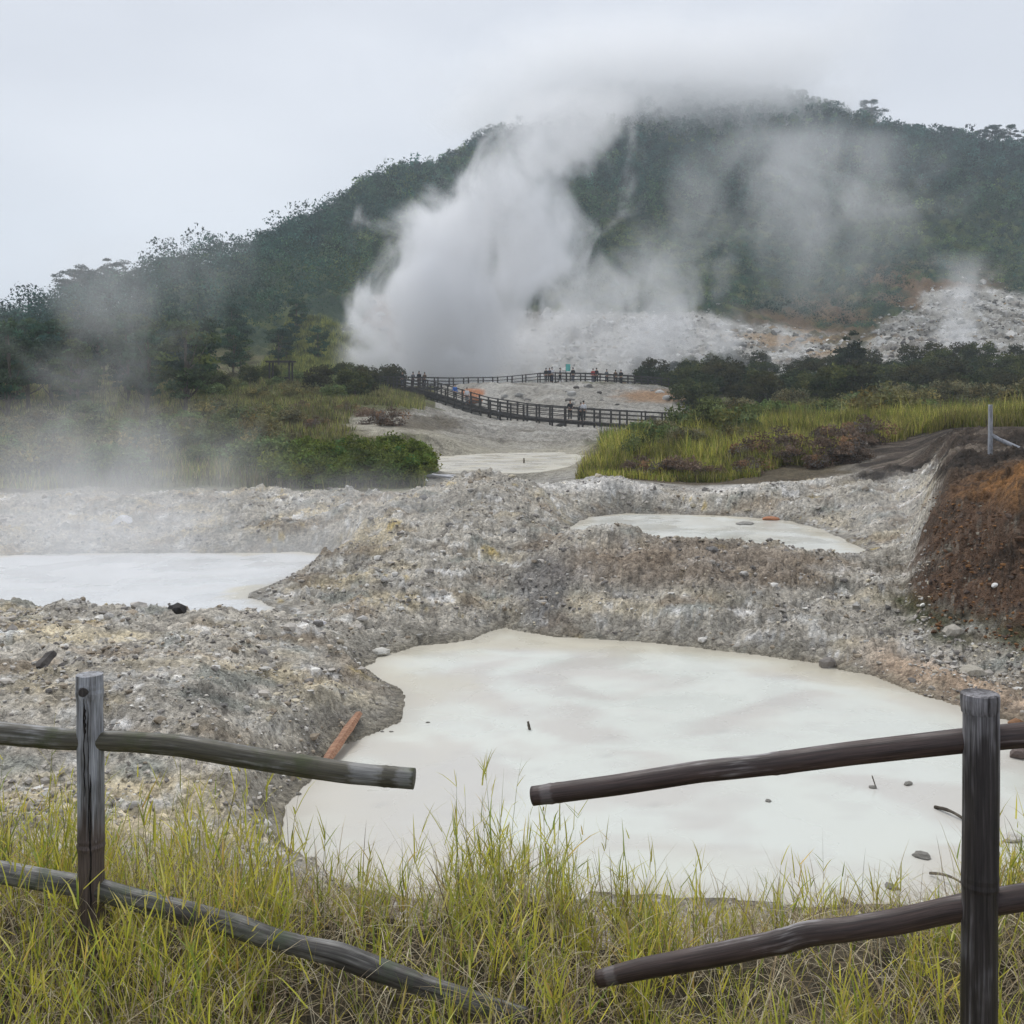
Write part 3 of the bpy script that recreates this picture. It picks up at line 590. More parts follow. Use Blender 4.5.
# ---- far forest, one mass
def far_forest():
    r = np.random.default_rng(11); n = 42000
    px = r.uniform(-150,1180,n); y = np.sqrt(r.uniform(150**2,570**2,n)); x = X(px,y)
    z = height(x,y); py = HY-F*(z-EYE)/y
    up = scree_top(px)-(8+20*sstep(720,760,px)*(1-sstep(990,1010,px)))*r.uniform(.3,1.3,n)+20*fbm(x*.03,y*.03,4,46)
    rocky = (px > 345+(py-340)*-.2+12*fbm(x*.03,y*.03,2,60))&(py > up)
    edge = np.interp(px, [-200,190,345,380,1200], [150,150,200,210,210])
    keep = ~rocky&(y > edge)
    ridge = np.interp(px, [0,100,200,300,400,480,600,700,800,900,960,1024,1180], [250,270,308,370,430,480,510,530,515,488,465,440,425])
    keep &= y < ridge+12
    # thinner, lower scrub on the lower right flank
    low = (px > 600)&(py > 225)&(y < 430)
    x,y,z,px,py,low = [a[keep] for a in (x,y,z,px,py,low)]
    # thin by spacing grid
    cell = np.where(low,2.5,3.6); key = low*50000003+np.floor(x/cell).astype(int)*100003+np.floor(y/cell).astype(int); _, first = np.unique(key, return_index=True)
    x,y,z,px,py,low = [a[first] for a in (x,y,z,px,py,low)]
    n = len(x); print('forest trees', n)
    s = r.uniform(.7,1.25,n)*np.where(low,.62,1.0); s *= np.where(r.random(n) < .05, 1.35, 1)
    cl = 8; per = 18
    # clump centres
    dirs = r.normal(size=(n,cl,3)); dirs /= np.linalg.norm(dirs,axis=2)[...,None]
    Rr = r.uniform(.4,1,(n,cl,1)); wid = np.where(low,2.6,2.1)[:,None]*s[:,None]; hgt = np.where(low,2.0,3.6)[:,None]*s[:,None]
    cen = dirs*Rr*np.stack([wid,wid,hgt],-1)*1.0; cen[...,2] += (np.where(low,1.6,4.4)*s)[:,None]
    cen += np.stack([x,y,z],-1)[:,None]
    d = r.normal(size=(n,cl,per,3)); d /= np.linalg.norm(d,axis=3)[...,None]
    P = cen[:,:,None]+d*(r.uniform(.6,1.1,(n,cl,per,1))*(1.15*s)[:,None,None,None])*np.array([1,1,.7])
    P = P.reshape(-1,3); V, T = rand_tris(P, .58*np.repeat(s*np.clip(y/430,.5,1.1),cl*per), r=r)
    dark = np.array([.026,.068,.054]); mid = np.array([.050,.095,.045]); yel = np.array([.11,.14,.04])
    m = fbm(x*.02,y*.02,3,61)+.25*r.normal(size=n); t = sstep(-.1,.5,m+.25*(py > 200)*(px > 560))
    base = dark*(1-t[:,None])+mid*t[:,None]; t2 = sstep(.35,.8,m+.35*low)*.8; base = base*(1-t2[:,None])+yel*t2[:,None]
    k = np.clip(r.normal(1.05,.38,(n,1)),.4,2.1); base = base*k
    cc = base[:,None]*np.clip(r.normal(1,.33,(n,cl,1)),.35,2.0)
    cc = np.repeat(cc.reshape(-1,3), per*3, 0)
    o = mesh_np('forest', V, T, M['leaf'], np.clip(cc,.005,.4)); tag(o, 'dark green forest covering the hill behind the steam', 'forest', kind='stuff')
    # individual trees along the skyline
    out = []
    for a,b,k,sc in [(0,70,9,(.6,.85)),(62,190,20,(.95,1.5)),(200,300,10,(.75,1.1)),(300,430,12,(.8,1.15)),(430,560,6,(.8,1.2)),(800,862,7,(.8,1.15)),(862,880,3,(1.5,1.9)),(885,975,11,(.8,1.1)),(975,1040,8,(1.1,1.7))]:
        for q in range(k):
            p = a+(b-a)*(q+r.uniform(.1,.9))/k; yy = float(np.interp(p, [0,100,200,300,400,480,600,700,800,900,960,1024], [240,258,300,360,420,468,500,520,503,476,454,430]))+r.uniform(-6,3)
            out.append((X(p,yy),yy,r.uniform(*sc)))
    for x_,y_,s_ in out:
        cm, tm = AIRY[int(r.integers(len(AIRY)))]
        make_tree('ridge_tree', cm, tm, (x_,y_,ground(x_,y_)-.5), r.uniform(0,6.28), (s_*1.05,s_*1.05,s_*1.05), 'slender tree with open tufted crown standing on the skyline of the hill', 'tree', 'trees on the skyline of the hill')
far_forest(); print('forest', time.time()-T0)

# ------------------------------------------------------------ blades (grass masses)
def blades(x, y, z, h, w, bend, col, r, seg=3, lean=None, az=None, tipc=None):
    """curved tapering blades as strips; returns V, quads, colours"""
    n = len(x); az = r.uniform(0,2*math.pi,n) if az is None else az
    ln = r.uniform(.02,.35,n) if lean is None else lean
    t = np.linspace(0,1,seg+1)[None]
    # angle from vertical grows along the blade
    ang = ln[:,None]+bend[:,None]*t**1.5
    dl = (h/seg)[:,None]
    hx = np.concatenate([np.zeros((n,1)), np.cumsum(np.sin(ang[:,:-1])*dl,1)],1); hz = np.concatenate([np.zeros((n,1)), np.cumsum(np.cos(ang[:,:-1])*dl,1)],1)
    cx = x[:,None]+hx*np.cos(az)[:,None]; cy = y[:,None]+hx*np.sin(az)[:,None]; cz = z[:,None]+hz
    ww = w[:,None]*np.array([.8]+[1-.75*(k/seg)**1.6 for k in range(1,seg)]+[.06])[None]/2
    tw = az+math.pi/2+r.normal(0,.5,n); sx = np.cos(tw)[:,None]*ww; sy = np.sin(tw)[:,None]*ww
    A = np.stack([cx-sx,cy-sy,cz],-1); B = np.stack([cx+sx,cy+sy,cz],-1)
    V = np.stack([A,B],2).reshape(-1,3)
    k = seg+1; base = (np.arange(n)*2*k)[:,None]+2*np.arange(seg)[None]
    Q = np.stack([base,base+1,base+3,base+2],-1).reshape(-1,4)
    c = np.repeat(col[:,None],2*k,1)
    if tipc is not None:
        f = np.repeat(np.linspace(0,1,k)**2,2)[None,:,None]; c = c*(1-f)+tipc[:,None]*f
    return V, Q, c.reshape(-1,3), np.stack([cx,cy,cz],-1)
def mix_cols(n, pal, wts, r, var=.2):
    c = np.array(pal)[r.choice(len(pal), n, p=np.array(wts)/sum(wts))]; return np.clip(c*np.clip(r.normal(1,var,(n,1)),.4,1.7),.01,.8)
YG_ = [(.62,.56,.07),(.50,.50,.06),(.72,.62,.17),(.26,.34,.05),(.70,.48,.14)]
def near_grass():
    r = np.random.default_rng(21); Vs=[];Qs=[];Cs=[];off=0
    def put(V,Q,c):
        nonlocal off
        Vs.append(V); Qs.append(Q+off); Cs.append(c); off += len(V)
    def dens(x, y):
        px = 512+F*x/y
        d = .42+.95*fbm(x*1.5,y*1.5,3,71)+.6*gnoise(x*4,y*4,72)
        d = d*np.where((px > 660)&(px < 960)&(y > 3.6), .42, 1); d = d+.25*((px > 440)&(px < 600))
        d = d+.15*(px < 260); d = d*np.where((px > 300)&(px < 560)&(y < 3.75),.55,1)
        return d
    # upright stems with side leaves
    def stems(n, y0, y1, hmul=1):
        x = r.uniform(-3.6,3.6,n); y = r.uniform(y0,y1,n); k = r.random(n) < np.clip(dens(x,y),0,1); x=x[k]; y=y[k]; n=len(x)
        # gather some into tufts
        tx = x+.0; g = r.random(n) < .65; cxy = np.stack([x,y],1)[r.integers(0,max(n//9,1),n)]
        x = np.where(g, cxy[:,0]+r.normal(0,.045,n), x); y = np.where(g, cxy[:,1]+r.normal(0,.045,n), y)
        z = height(x,y)-.01; px = 512+F*x/y
        H = np.interp(px, [-200,0,60,110,200,240,300,400,450,480,520,600,640,700,780,830,880,950,1024,1200], [.60,.56,.56,.44,.56,.48,.42,.38,.44,.50,.50,.45,.40,.33,.36,.36,.28,.26,.44,.5])
        h = H*np.clip(r.normal(.84,.27,n),.25,1.4)*hmul*(.85+.5*np.clip(gnoise(x*3,y*3,73),-.6,.6))
        h = h*np.where(r.random(n)<.035,1.25,1)
        col = mix_cols(n, [(.20,.21,.05),(.30,.24,.08),(.16,.13,.07),(.13,.19,.04)], [4,3,1.5,2], r)
        V,Q,c,ctr = blades(x,y,z,h,np.full(n,.0035),r.uniform(0,.35,n),col,r,seg=5,lean=r.uniform(0,.28,n)); put(V,Q,c)
        # leaves start along the stem
        for q in range(8):
            t = r.uniform(.12,1.0,n); ii = t*5; i0 = np.clip(ii.astype(int),0,4); f = (ii-i0)[:,None]
            P = ctr[np.arange(n),i0]*(1-f)+ctr[np.arange(n),i0+1]*f
            ll = r.uniform(.06,.19,n)*np.where(t > .8,.75,1)
            kk = r.random(n) < .85
            gcol = mix_cols(n, YG_, [5,4,2,2.2,.8], r); px2 = 512+F*x/y
            gt = sstep(.0,.4,fbm(x*1.1,y*1.1,2,75))[:,None]; gcol = gcol*(1-gt*.3)+np.array([.14,.22,.035])*gt*.3
            tip = gcol*.55+np.array([.42,.36,.12])*.45
            V,Q,c,_ = blades(P[kk,0],P[kk,1],P[kk,2],ll[kk],r.uniform(.003,.0078,kk.sum()),r.uniform(.0,.8,kk.sum()),gcol[kk],r,seg=3,lean=r.uniform(.12,.95,kk.sum()),tipc=tip[kk]); put(V,Q,c)
    stems(4300, 3.2, 4.75); stems(1500, 2.2, 3.2, .8); stems(500, 4.7, 5.4, .8)
    # basal broad leaves
    n = 11000; x = r.uniform(-3.6,3.6,n); y = r.uniform(2.2,4.9,n); k = r.random(n) < np.clip(dens(x,y)+.15,0,1); x=x[k];y=y[k];n=len(x)
    g = mix_cols(n, YG_, [4,4,2,4,1], r)
    V,Q,c,_ = blades(x,y,height(x,y)-.01,r.uniform(.08,.30,n),r.uniform(.004,.009,n),r.uniform(.2,1.3,n),g,r,seg=4,lean=r.uniform(.05,.6,n),tipc=g*.6+np.array([.4,.33,.12])*.4); put(V,Q,c)
    # dry tangle
    n = 30000; x = r.uniform(-3.6,3.6,n); y = r.uniform(2.2,5.1,n); k = r.random(n) < np.clip(dens(x,y)+.3,0,1); x=x[k];y=y[k];n=len(x)
    g = mix_cols(n, [(.48,.40,.25),(.33,.25,.15),(.60,.53,.38),(.15,.11,.07)], [4,3,3,2], r)
    V,Q,c,_ = blades(x,y,height(x,y)+r.uniform(-.01,.09,n),r.uniform(.10,.42,n),r.uniform(.0018,.005,n),r.uniform(.3,2.3,n),g,r,seg=5,lean=r.uniform(.3,1.45,n)); put(V,Q,c)
    o = mesh_np('grass', np.concatenate(Vs), np.concatenate(Qs), M['grassblade'], np.concatenate(Cs))
    tag(o, 'tall yellow green grass with dry straw growing along the bamboo fence', 'grass', kind='stuff')
near_grass()
def bank_grass(name, label, x0, x1, y0, y1, n, hh, ww, pal, wts, seed, cond=None, bend=.7, clump=.5):
    r = np.random.default_rng(seed); px = r.uniform(x0,x1,n); y = np.sqrt(r.uniform(y0*y0,y1*y1,n)); x = X(px,y)
    cl = fbm(x*clump,y*clump,3,seed+1); k = cl+.15*r.normal(size=n) > -.18
    if cond is not None: k &= cond(px,y,x)
    x=x[k];y=y[k];px=px[k];cl=cl[k];n=len(x)
    z = height(x,y)-.03; h = r.uniform(*hh,n)*(1+.9*np.clip(cl,-.5,.6))
    c = mix_cols(n,pal,wts,r,.22); t = sstep(-.2,.25,fbm(x*.3,y*.3,3,seed+5))[:,None]; c = c*(.55+.6*t); h = h*np.where(r.random(n) < .06,1.45,1); h = h*(.45+.55*sstep(40,43.5,y)) if name == 'bank_grass' else h
    V,Q,cc,_ = blades(x,y,z,h,r.uniform(ww*.6,ww*1.3,n),r.uniform(.1,bend,n),c,r,seg=2,lean=r.uniform(.0,.5,n))
    o = mesh_np(name,V,Q,M['grassblade'],cc); tag(o,label,'grass',kind='stuff')
YB = [(.44,.40,.09),(.30,.32,.06),(.54,.46,.18),(.19,.24,.045),(.15,.11,.07)]
lim = lambda px,y,x: (px > 572+(y-40)*5.0+20*fbm(x*.3,y*.3,2,9))&~((px > 845)&(y < 46.5))&~(y < 39.5+1.6*fbm(x*.5,y*0,3,19)+1.5*(px>760))
bank_grass('bank_grass','yellow green tall grass on the bank beyond the raised mud pool',560,1060,39,56,150000,(.35,.95),.035,YB,[4,4,2,3,1.2],81,lim)
bank_grass('meadow_grass','green undergrowth between the yellow grass and the dark shrubs',600,1060,56,98,100000,(.35,.8),.06,[(.13,.21,.045),(.21,.26,.05),(.36,.33,.08),(.15,.10,.06)],[4,3,2,1.2],82,lambda px,y,x: px > 690+(y-56)*.35-130*(y<66))
bank_grass('slope_grass','rough olive grass on the left slope below the boardwalk',-30,440,38,120,150000,(.2,.6),.05,[(.25,.24,.08),(.17,.21,.06),(.32,.27,.13),(.14,.11,.075),(.34,.33,.07)],[3,3,2,1.4,.9],83,lambda px,y,x: ~((px > 350+45*fbm(x*.12,y*.12,3,88))&(y > 50)&(y < 84))&~((px>425)))
bank_grass('hill_grass','yellow green grass on the slope above the left end of the boardwalk',250,388,124,190,60000,(.4,1.0),.10,[(.30,.30,.07),(.2,.23,.06),(.14,.17,.05)],[4,3,2],85,lambda px,y,x: px > 250+(y-124)*.6)
bank_grass('terrace_grass','yellow grass tufts at the edge of the dark soil terrace',880,1060,43.5,50,16000,(.4,.8),.03,YB,[4,3,3,1,1],84,lambda px,y,x: y > 45+.5*np.sin(px*.05))
print('grass', time.time()-T0)

# ------------------------------------------------------------ loose stones
def stone_mesh(name, seed, col, flat=.6, sub=2, amp=.28):
    bm = bmesh.new(); bmesh.ops.create_icosphere(bm, subdivisions=sub, radius=1); r = np.random.default_rng(seed)
    P = np.array([v.co[:] for v in bm.verts]); o = r.uniform(-9,9,3)
    d = 1+amp*fbm(P[:,0]*1.3+o[0]+P[:,2],P[:,1]*1.3+o[1]-P[:,2]*.7,3,seed)*2
    for v,k in zip(bm.verts,d): v.co *= k
    for v in bm.verts:                       # a few cleaved faces
        for q in range(3):
            nrm = Vector(np.random.default_rng(seed*7+q).normal(size=3)).normalized(); e = v.co.dot(nrm)-.72
            if e > 0: v.co -= nrm*e
        v.co.z *= flat
    me = bpy.data.meshes.new(name); bm.to_mesh(me); bm.free(); me.materials.append(M['stone'])
    a = me.color_attributes.new('Col','FLOAT_COLOR','POINT'); c = np.ones((len(me.vertices),4),np.float32); c[:,:3] = col; a.data.foreach_set('color',c.ravel())
    return me
def gravel():
    r = np.random.default_rng(31); n = 90000
    px = r.uniform(-60,1090,n); y = 5.4*(37/5.4)**r.random(n); x = X(px,y)
    k = fbm(x*.9,y*.9,3,91)+.25*r.normal(size=n) > .02
    for poly,lv,wd in PONDS: k &= bbox_sd(x,y,poly,3) > .12
    xb = r.uniform(915,1060,2600); yb = r.uniform(15.2,20.5,2600); px = np.concatenate([px[k],xb]); y = np.concatenate([y[k],yb]); x = np.concatenate([x[k],(xb-512)/F*yb]); z = height(x,y); k2 = ((z > .02)|(y < 9))&~((px > 915)&(z > 2.35)&(y > 12))&~((px > 840)&(y > 34)); x=x[k2];y=y[k2];z=z[k2];px=px[k2]; n=len(x)
    ico = bmesh.new(); bmesh.ops.create_icosphere(ico, subdivisions=1, radius=1); P = np.array([v.co[:] for v in ico.verts]); Fi = np.array([[v.index for v in f.verts] for f in ico.faces]); ico.free()
    m = len(P); s = .0115*np.exp(r.normal(0,.55,n))*(y/10)**.55; s = np.minimum(s,.12)
    J = P[None]*(1+r.normal(0,.27,(n,m,1)))*s[:,None,None]*np.stack([r.uniform(.8,1.5,n),r.uniform(.8,1.3,n),r.uniform(.5,.9,n)],1)[:,None]
    a = r.uniform(0,6.28,n); ca,sa = np.cos(a)[:,None],np.sin(a)[:,None]
    V = np.stack([J[...,0]*ca-J[...,1]*sa+x[:,None], J[...,0]*sa+J[...,1]*ca+y[:,None], J[...,2]+(z+s*.12)[:,None]],-1).reshape(-1,3)
    T = (Fi[None]+(np.arange(n)*m)[:,None,None]).reshape(-1,3)
    c = mix_cols(n,[(.40,.37,.33),(.20,.185,.17),(.56,.54,.5),(.30,.25,.19),(.46,.41,.31)],[4,3,1.6,1.5,1],r,.2)
    bk = (px > 930)&(y > 15)&(y<24)&(z > .5); c[bk] = mix_cols(int(bk.sum()),[(.10,.055,.03),(.2,.1,.04),(.07,.05,.04),(.2,.18,.14)],[3,3,2,1],r)
    o = mesh_np('gravel',V,T,M['stone'],np.repeat(c,m,0)); tag(o,'loose grey and cream gravel strewn over the clay banks','gravel',kind='stuff')
gravel()
def rubble():
    r = np.random.default_rng(37); n = 26000; px = r.uniform(340,1100,n); y = np.sqrt(r.uniform(150**2,300**2,n)); x = X(px,y); z = height(x,y); py = HY-F*(z-EYE)/y
    k = (py > scree_top(px)-4+r.normal(0,6,n))&(fbm(x*.1,y*.1,3,93)+.3*r.normal(size=n) > -.05); x,y,z = x[k],y[k],z[k]; n = len(x)
    ico = bmesh.new(); bmesh.ops.create_icosphere(ico, subdivisions=1, radius=1); P = np.array([v.co[:] for v in ico.verts]); Fi = np.array([[v.index for v in f.verts] for f in ico.faces]); ico.free(); m = len(P)
    s = np.minimum(.20*np.exp(r.normal(0,.5,n)),.9); J = P[None]*(1+r.normal(0,.25,(n,m,1)))*s[:,None,None]*np.stack([r.uniform(.8,1.6,n),r.uniform(.8,1.4,n),r.uniform(.5,1.,n)],1)[:,None]
    V = np.stack([J[...,0]+x[:,None],J[...,1]+y[:,None],J[...,2]+z[:,None]+.05],-1).reshape(-1,3); T = (Fi[None]+(np.arange(n)*m)[:,None,None]).reshape(-1,3)
    c = mix_cols(n,[(.42,.40,.37),(.22,.2,.18),(.58,.56,.53),(.13,.12,.1),(.32,.24,.15)],[4,3,2,2,1],r,.2)
    o = mesh_np('rubble',V,T,M['stone'],np.repeat(c,m,0)); tag(o,'broken grey and white rubble covering the steaming slope below the forest','rubble',kind='stuff')
rubble()
def put_stone(name, px, y, s, col, label, cat='stone', group=None, flat=.6, z=None, seed=None, rz=None, sink=.25, amp=.28):
    seed = seed or int(px*3+y*7); x = X(px,y); me = stone_mesh(name, seed, col, flat, amp=amp); o = bpy.data.objects.new(name, me); COL.objects.link(o)
    zz = (ground(x,y) if z is None else z); o.location = (x,y,zz+s*flat*(1-2*sink)*.5); o.scale = (s,s*.8,s*.9); o.rotation_euler = (0,0,rz if rz is not None else random.uniform(0,6))
    tag(o,label,cat,group); return o
put_stone('dark_rock',178,17.0,.19,(.03,.027,.025),'almost black rough rock on the clay rim in front of the steaming pool','rock',flat=.65)
put_stone('dark_rock',164,16.2,.07,(.09,.085,.08),'dark grey rock just below the black rock on the clay rim','rock',flat=.7)
put_stone('pale_stone',380,18.1,.17,(.55,.53,.48),'pale rounded stone at the left tip of the near pool','stone',flat=.5,z=.02)
put_stone('pale_stone',318,17.6,.16,(.66,.65,.68),'flat whitish stone on the clay between the two lower pools','stone',flat=.3)
put_stone('white_stone',512,26.6,.07,(.8,.79,.76),'small bright white stone on the central mound','stone',flat=.9,amp=.1)
put_stone('white_stone',995,17.6,.06,(.8,.79,.76),'small bright white stone lying on the rusty bank','stone',flat=.9,amp=.1)
put_stone('pale_rock',972,15.9,.2,(.40,.37,.31),'pale block of rock at the foot of the rusty bank','rock',flat=.8)
put_stone('pale_rock',955,17.3,.17,(.38,.35,.30),'pale angular rock half buried in the rusty bank above the pool','rock',flat=.8)
put_stone('brown_rock',1016,13.9,.11,(.24,.13,.07),'rust brown rock at the right end of the near pool','rock',z=.06,flat=.8)
put_stone('dark_rock',1019,12.9,.11,(.14,.11,.10),'dark rock on the tan sediment at the right end of the near pool','rock',z=.03,flat=.8)
put_stone('grey_rock',827,17.3,.15,(.22,.20,.18),'grey pointed rock standing in the far edge of the near pool','rock',z=.0,flat=.9)
put_stone('orange_block',771,33.0,.27,(.38,.17,.09),'orange rusty block lying in the raised mud pool','block',z=L3,flat=.35,amp=.1,rz=0)
put_stone('grey_rock',745,31.8,.28,(.25,.24,.22),'flat grey rock beside the orange block in the raised pool','rock',z=L3,flat=.25)
for px,y,s,lab in [(922,10.1,.085,'dark wet lump of mud in the pool beside the right fence post'),(891,9.45,.07,'dark mud lump in the pool just above the lower rail at right'),(1012,10.5,.12,'pale crusted lump of mud right of the tall fence post'),(768,11.5,.04,'tiny dark lump in the middle of the near pool'),(908,12.0,.06,'small lump of mud left of the post in the near pool'),(873,11.9,.05,'small lump of mud with a twig in the near pool'),(428,14.3,.03,'tiny dark pebble in shallow mud near the left shore'),(382,13.9,.03,'dark pebble on the grey sediment tongue'),(391,13.9,.03,'second dark pebble on the grey sediment tongue'),(297,11.7,.05,'dark pebble at the shore below the orange plank')]:
    put_stone('mud_lump' if s > .035 else 'pebble',px,y,s,(.2,.19,.17) if px != 1012 else (.5,.48,.44),lab,'lump' if s > .035 else 'pebble',flat=.4,z=L1)
gs = []
for k in range(150):
    px = random.uniform(-20,1040); y = random.uniform(6,36); x = X(px,y); z = ground(x,y)
    if min(float(bbox_sd(np.array([x]),np.array([y]),p,3)[0]) for p,_,_ in PONDS) < .25 or y < 6: continue
    if px > 925 and y > 14: continue
    c = random.choice([(.36,.34,.31),(.2,.19,.18),(.46,.44,.41),(.3,.26,.2)])
    s = random.uniform(.025,.07)*(y/9)**.6
    put_stone('rock',px,y,s,c,'weathered grey rock strewn on the clay banks between the pools','rock','grey rocks strewn between the pools',flat=random.uniform(.5,.85),seed=k%12+1)
for k in range(46):                                 # blocks on the fumarole slope
    px = random.uniform(640,1030); y = random.uniform(160,215); x = X(px,y)
    if py_of(px,y) < 312: continue
    put_stone('boulder',px,y,random.uniform(.5,1.3),random.choice([(.3,.29,.27),(.12,.11,.1),(.45,.44,.42)]),'grey boulder on the steaming bare slope above the shrubs','boulder','boulders on the steaming slope',flat=.7,seed=k%9+30)
# ridge boulders on the mound under the boardwalk
for k in range(24):
    px = random.uniform(500,680); y = random.uniform(100,126); x = X(px,y)
    put_stone('boulder',px,y,random.uniform(.25,.6),random.choice([(.3,.29,.27),(.12,.11,.1),(.45,.44,.42)]),'grey boulder on the clay mound between the two boardwalks','boulder','boulders on the mound between the boardwalks',flat=.7,seed=k%9+50)

# earth clods on the near bank edge
for px,y,s in ((372,4.6,.07),(392,4.65,.05),(478,4.55,.08),(498,4.5,.07),(536,4.45,.06)):
    put_stone('earth_clod',px,y,s,(.035,.027,.02),'dark earth clod at the brink of the grassy bank above the near pool','clod','earth clods at the brink of the bank',flat=.9,amp=.5)
print('stones', time.time()-T0)

# ------------------------------------------------------------ bamboo fence
M['bam_grey'] = bamboo_mat('bamboo_grey', (.05,.045,.042), (.17,.165,.165), (.36,.37,.40), 'z', .42, .62, stain=(2.74,2.88,.5,(.30,.22,.18)))
M['bam_dark'] = bamboo_mat('bamboo_dark', (.012,.009,.009), (.055,.046,.044), (.26,.25,.26), 'z', .56, .74, rough=.42)
M['bam_brown'] = bamboo_mat('bamboo_brown', (.018,.012,.011), (.080,.052,.045), (.34,.32,.32), 'x', .64, .80, rough=.45, pale_at=((.05,.02,.22),))
M['bam_moss'] = bamboo_mat('bamboo_moss', (.035,.032,.022), (.10,.09,.062), (.33,.33,.33), 'x', .60, .80, green=(.055,.065,.022), pale_at=((1.79,.05,.5),(1.93,.03,.4)))
M['bam_silver'] = bamboo_mat('bamboo_silver', (.03,.026,.024), (.095,.088,.078), (.24,.235,.22), 'x', .54, .72, green=(.08,.10,.06))
M['hollow'] = noise_mat('hollow_wood', (.006,.005,.005), (.02,.016,.014), nscale=30, bump=.2)
def densify(pts, rad, step=.012, wob=.0, seed=1):
    """smooth curve through the points, resampled"""
    pts = np.asarray(pts,float); rad = np.asarray(rad,float); d = np.concatenate([[0],np.cumsum(np.linalg.norm(np.diff(pts,axis=0),axis=1))])
    s = np.arange(0,d[-1],step); P = np.stack([np.interp(s,d,pts[:,k]) for k in range(3)],1); R = np.interp(s,d,rad)
    w = max(3,int(.10/step)|1); k = np.hanning(w+2)[1:-1]; k /= k.sum()
    P2 = np.stack([np.convolve(np.pad(P[:,i],w//2,mode='reflect',reflect_type='odd'),k,'valid') for i in range(3)],1)
    return P2, R, s
def culm(mb, pts, rad, nodes=(), step=.012, n=28, seed=1, flat=1.0, lumpy=.015, open_end=None, wall=.25, ring=.08):
    P,R,s = densify(pts,rad,step)
    for nd in nodes:                                   # swollen joint with a groove
        R = R*(1+ring*np.exp(-((s-nd)/.010)**2)+ring*.55*np.exp(-((s-nd-.022)/.010)**2)-ring*.5*np.exp(-((s-nd-.011)/.0045)**2)-.03*np.exp(-((s-nd+.05)/.05)**2))
    th = np.linspace(0,2*math.pi,n,endpoint=False); S,TH = np.meshgrid(s,th,indexing='ij')
    lump = 1+lumpy*fbm(S*3+seed,np.cos(TH)*1.2+seed,3,seed)+lumpy*.6*fbm(S*2,np.sin(TH)*3+seed,3,seed+3)+.006*gnoise(S*2,TH*7,seed)
    mb.tube(P,R,n,cap=True,flat=flat,lump=lump); mb.fib = (s,n); return P,R,s
def set_fib(o, mb):
    s,n = mb.fib; th = np.linspace(0,2*math.pi,n,endpoint=False); A = np.zeros((len(o.data.vertices),3),np.float32); m = len(s)*n
    A[:m,0] = np.repeat(s,n); A[:m,1] = np.tile(np.cos(th)*.035,len(s)); A[:m,2] = np.tile(np.sin(th)*.035,len(s)); A[m:,0] = 9
    a = o.data.attributes.new('fib','FLOAT_VECTOR','POINT'); a.data.foreach_set('vector',A.ravel()); return o
def cut(o, cutters):
    for c in cutters:
        m = o.modifiers.new('b','BOOLEAN'); m.operation = 'DIFFERENCE'; m.object = c; m.solver = 'EXACT'
    dg = bpy.context.evaluated_depsgraph_get(); me = bpy.data.meshes.new_from_object(o.evaluated_get(dg)); o.modifiers.clear(); o.data = me
    for c in cutters: bpy.data.objects.remove(c)
    me.polygons.foreach_set('use_smooth', np.zeros(len(me.polygons),bool))
def rail_pts(lst): return [W(px,py,y) for px,py,y in lst]
def px_r(r_, y): return r_*y/F
# ---- left fence
fl = empty('bamboo_fence', (X(90,3.7),3.7,2.3)); tag(fl,'grey bamboo post with greenish upper rail ending over the pool and sagging lower rail','fence')
def local(o, par):   # keep world placement, measured from the parent
    o.parent = par; o.matrix_parent_inverse = Matrix.Translation(-Vector(par.location))
xp = X(90,3.7)
mb = MB(); zt = z_(673,3.7)
zz = np.linspace(2.1,zt,12); P = [(xp+.004*math.sin(z*3),3.7,z) for z in zz]
nodes = [z_(845,3.7)-2.1, z_(690,3.7)-2.1-.01, .18]
culm(mb,P,[.0438]*12,nodes,seed=3,lumpy=.03,ring=.07)
post = mb.build('post',M['bam_grey'],smooth=True)
r1 = rail_pts([(-160,715,3.7),(-60,727,3.7),(0,733,3.7),(60,739,3.7),(90,740.5,3.7),(130,741.5,3.7),(180,745.5,3.7),(240,756,3.68),(300,765.5,3.66),(350,773,3.64),(417,779,3.62)])
rr1 = [px_r(v,3.7) for v in (11,11,11.3,10.5,10,10,10.5,11,11,10.5,10.2)]
r2 = rail_pts([(-160,845,3.76),(-60,862,3.75),(0,872,3.74),(50,881,3.73),(90,887,3.7),(130,899,3.69),(180,911,3.66),(240,927,3.63),(270,938,3.61),(300,946,3.6),(340,955,3.58),(370,967,3.57),(420,984,3.55),(480,1003,3.5),(527,1017,3.46)])
rr2 = [px_r(v,3.6) for v in (11,11,11,11,10.5,11,11.5,11.5,10.5,10,11.5,11.5,10,9.5,8.5)]
def cutter(pts, r_, x0, x1, lift=0):
    c = MB(); P = [(p[0],p[1],p[2]+lift) for p in pts]; a = [p for p in P if x0 <= p[0] <= x1]
    i = np.interp([x0,(x0+x1)/2,x1],[p[0] for p in P],[p[2] for p in P]); yy = np.interp([x0,(x0+x1)/2,x1],[p[0] for p in P],[p[1] for p in P])
    c.tube([(x0,yy[0],i[0]),((x0+x1)/2,yy[1],i[1]),(x1,yy[2],i[2])],r_,20); return c.build('cutter',M['hollow'])
cut(post,[cutter(r1,.0375,xp-.0,xp+.16,.004),cutter(r2,.0385,xp+.0,xp+.16,.003)])
local(post,fl)
mb = MB(); culm(mb,r1,rr1,[.36,.93,1.86],seed=5,lumpy=.045,n=24,ring=.045); o = set_fib(mb.build('rail',M['bam_moss'],smooth=True),mb); o['label'] = 'upper rail with greenish moss and a sawn free end'; local(o,fl)
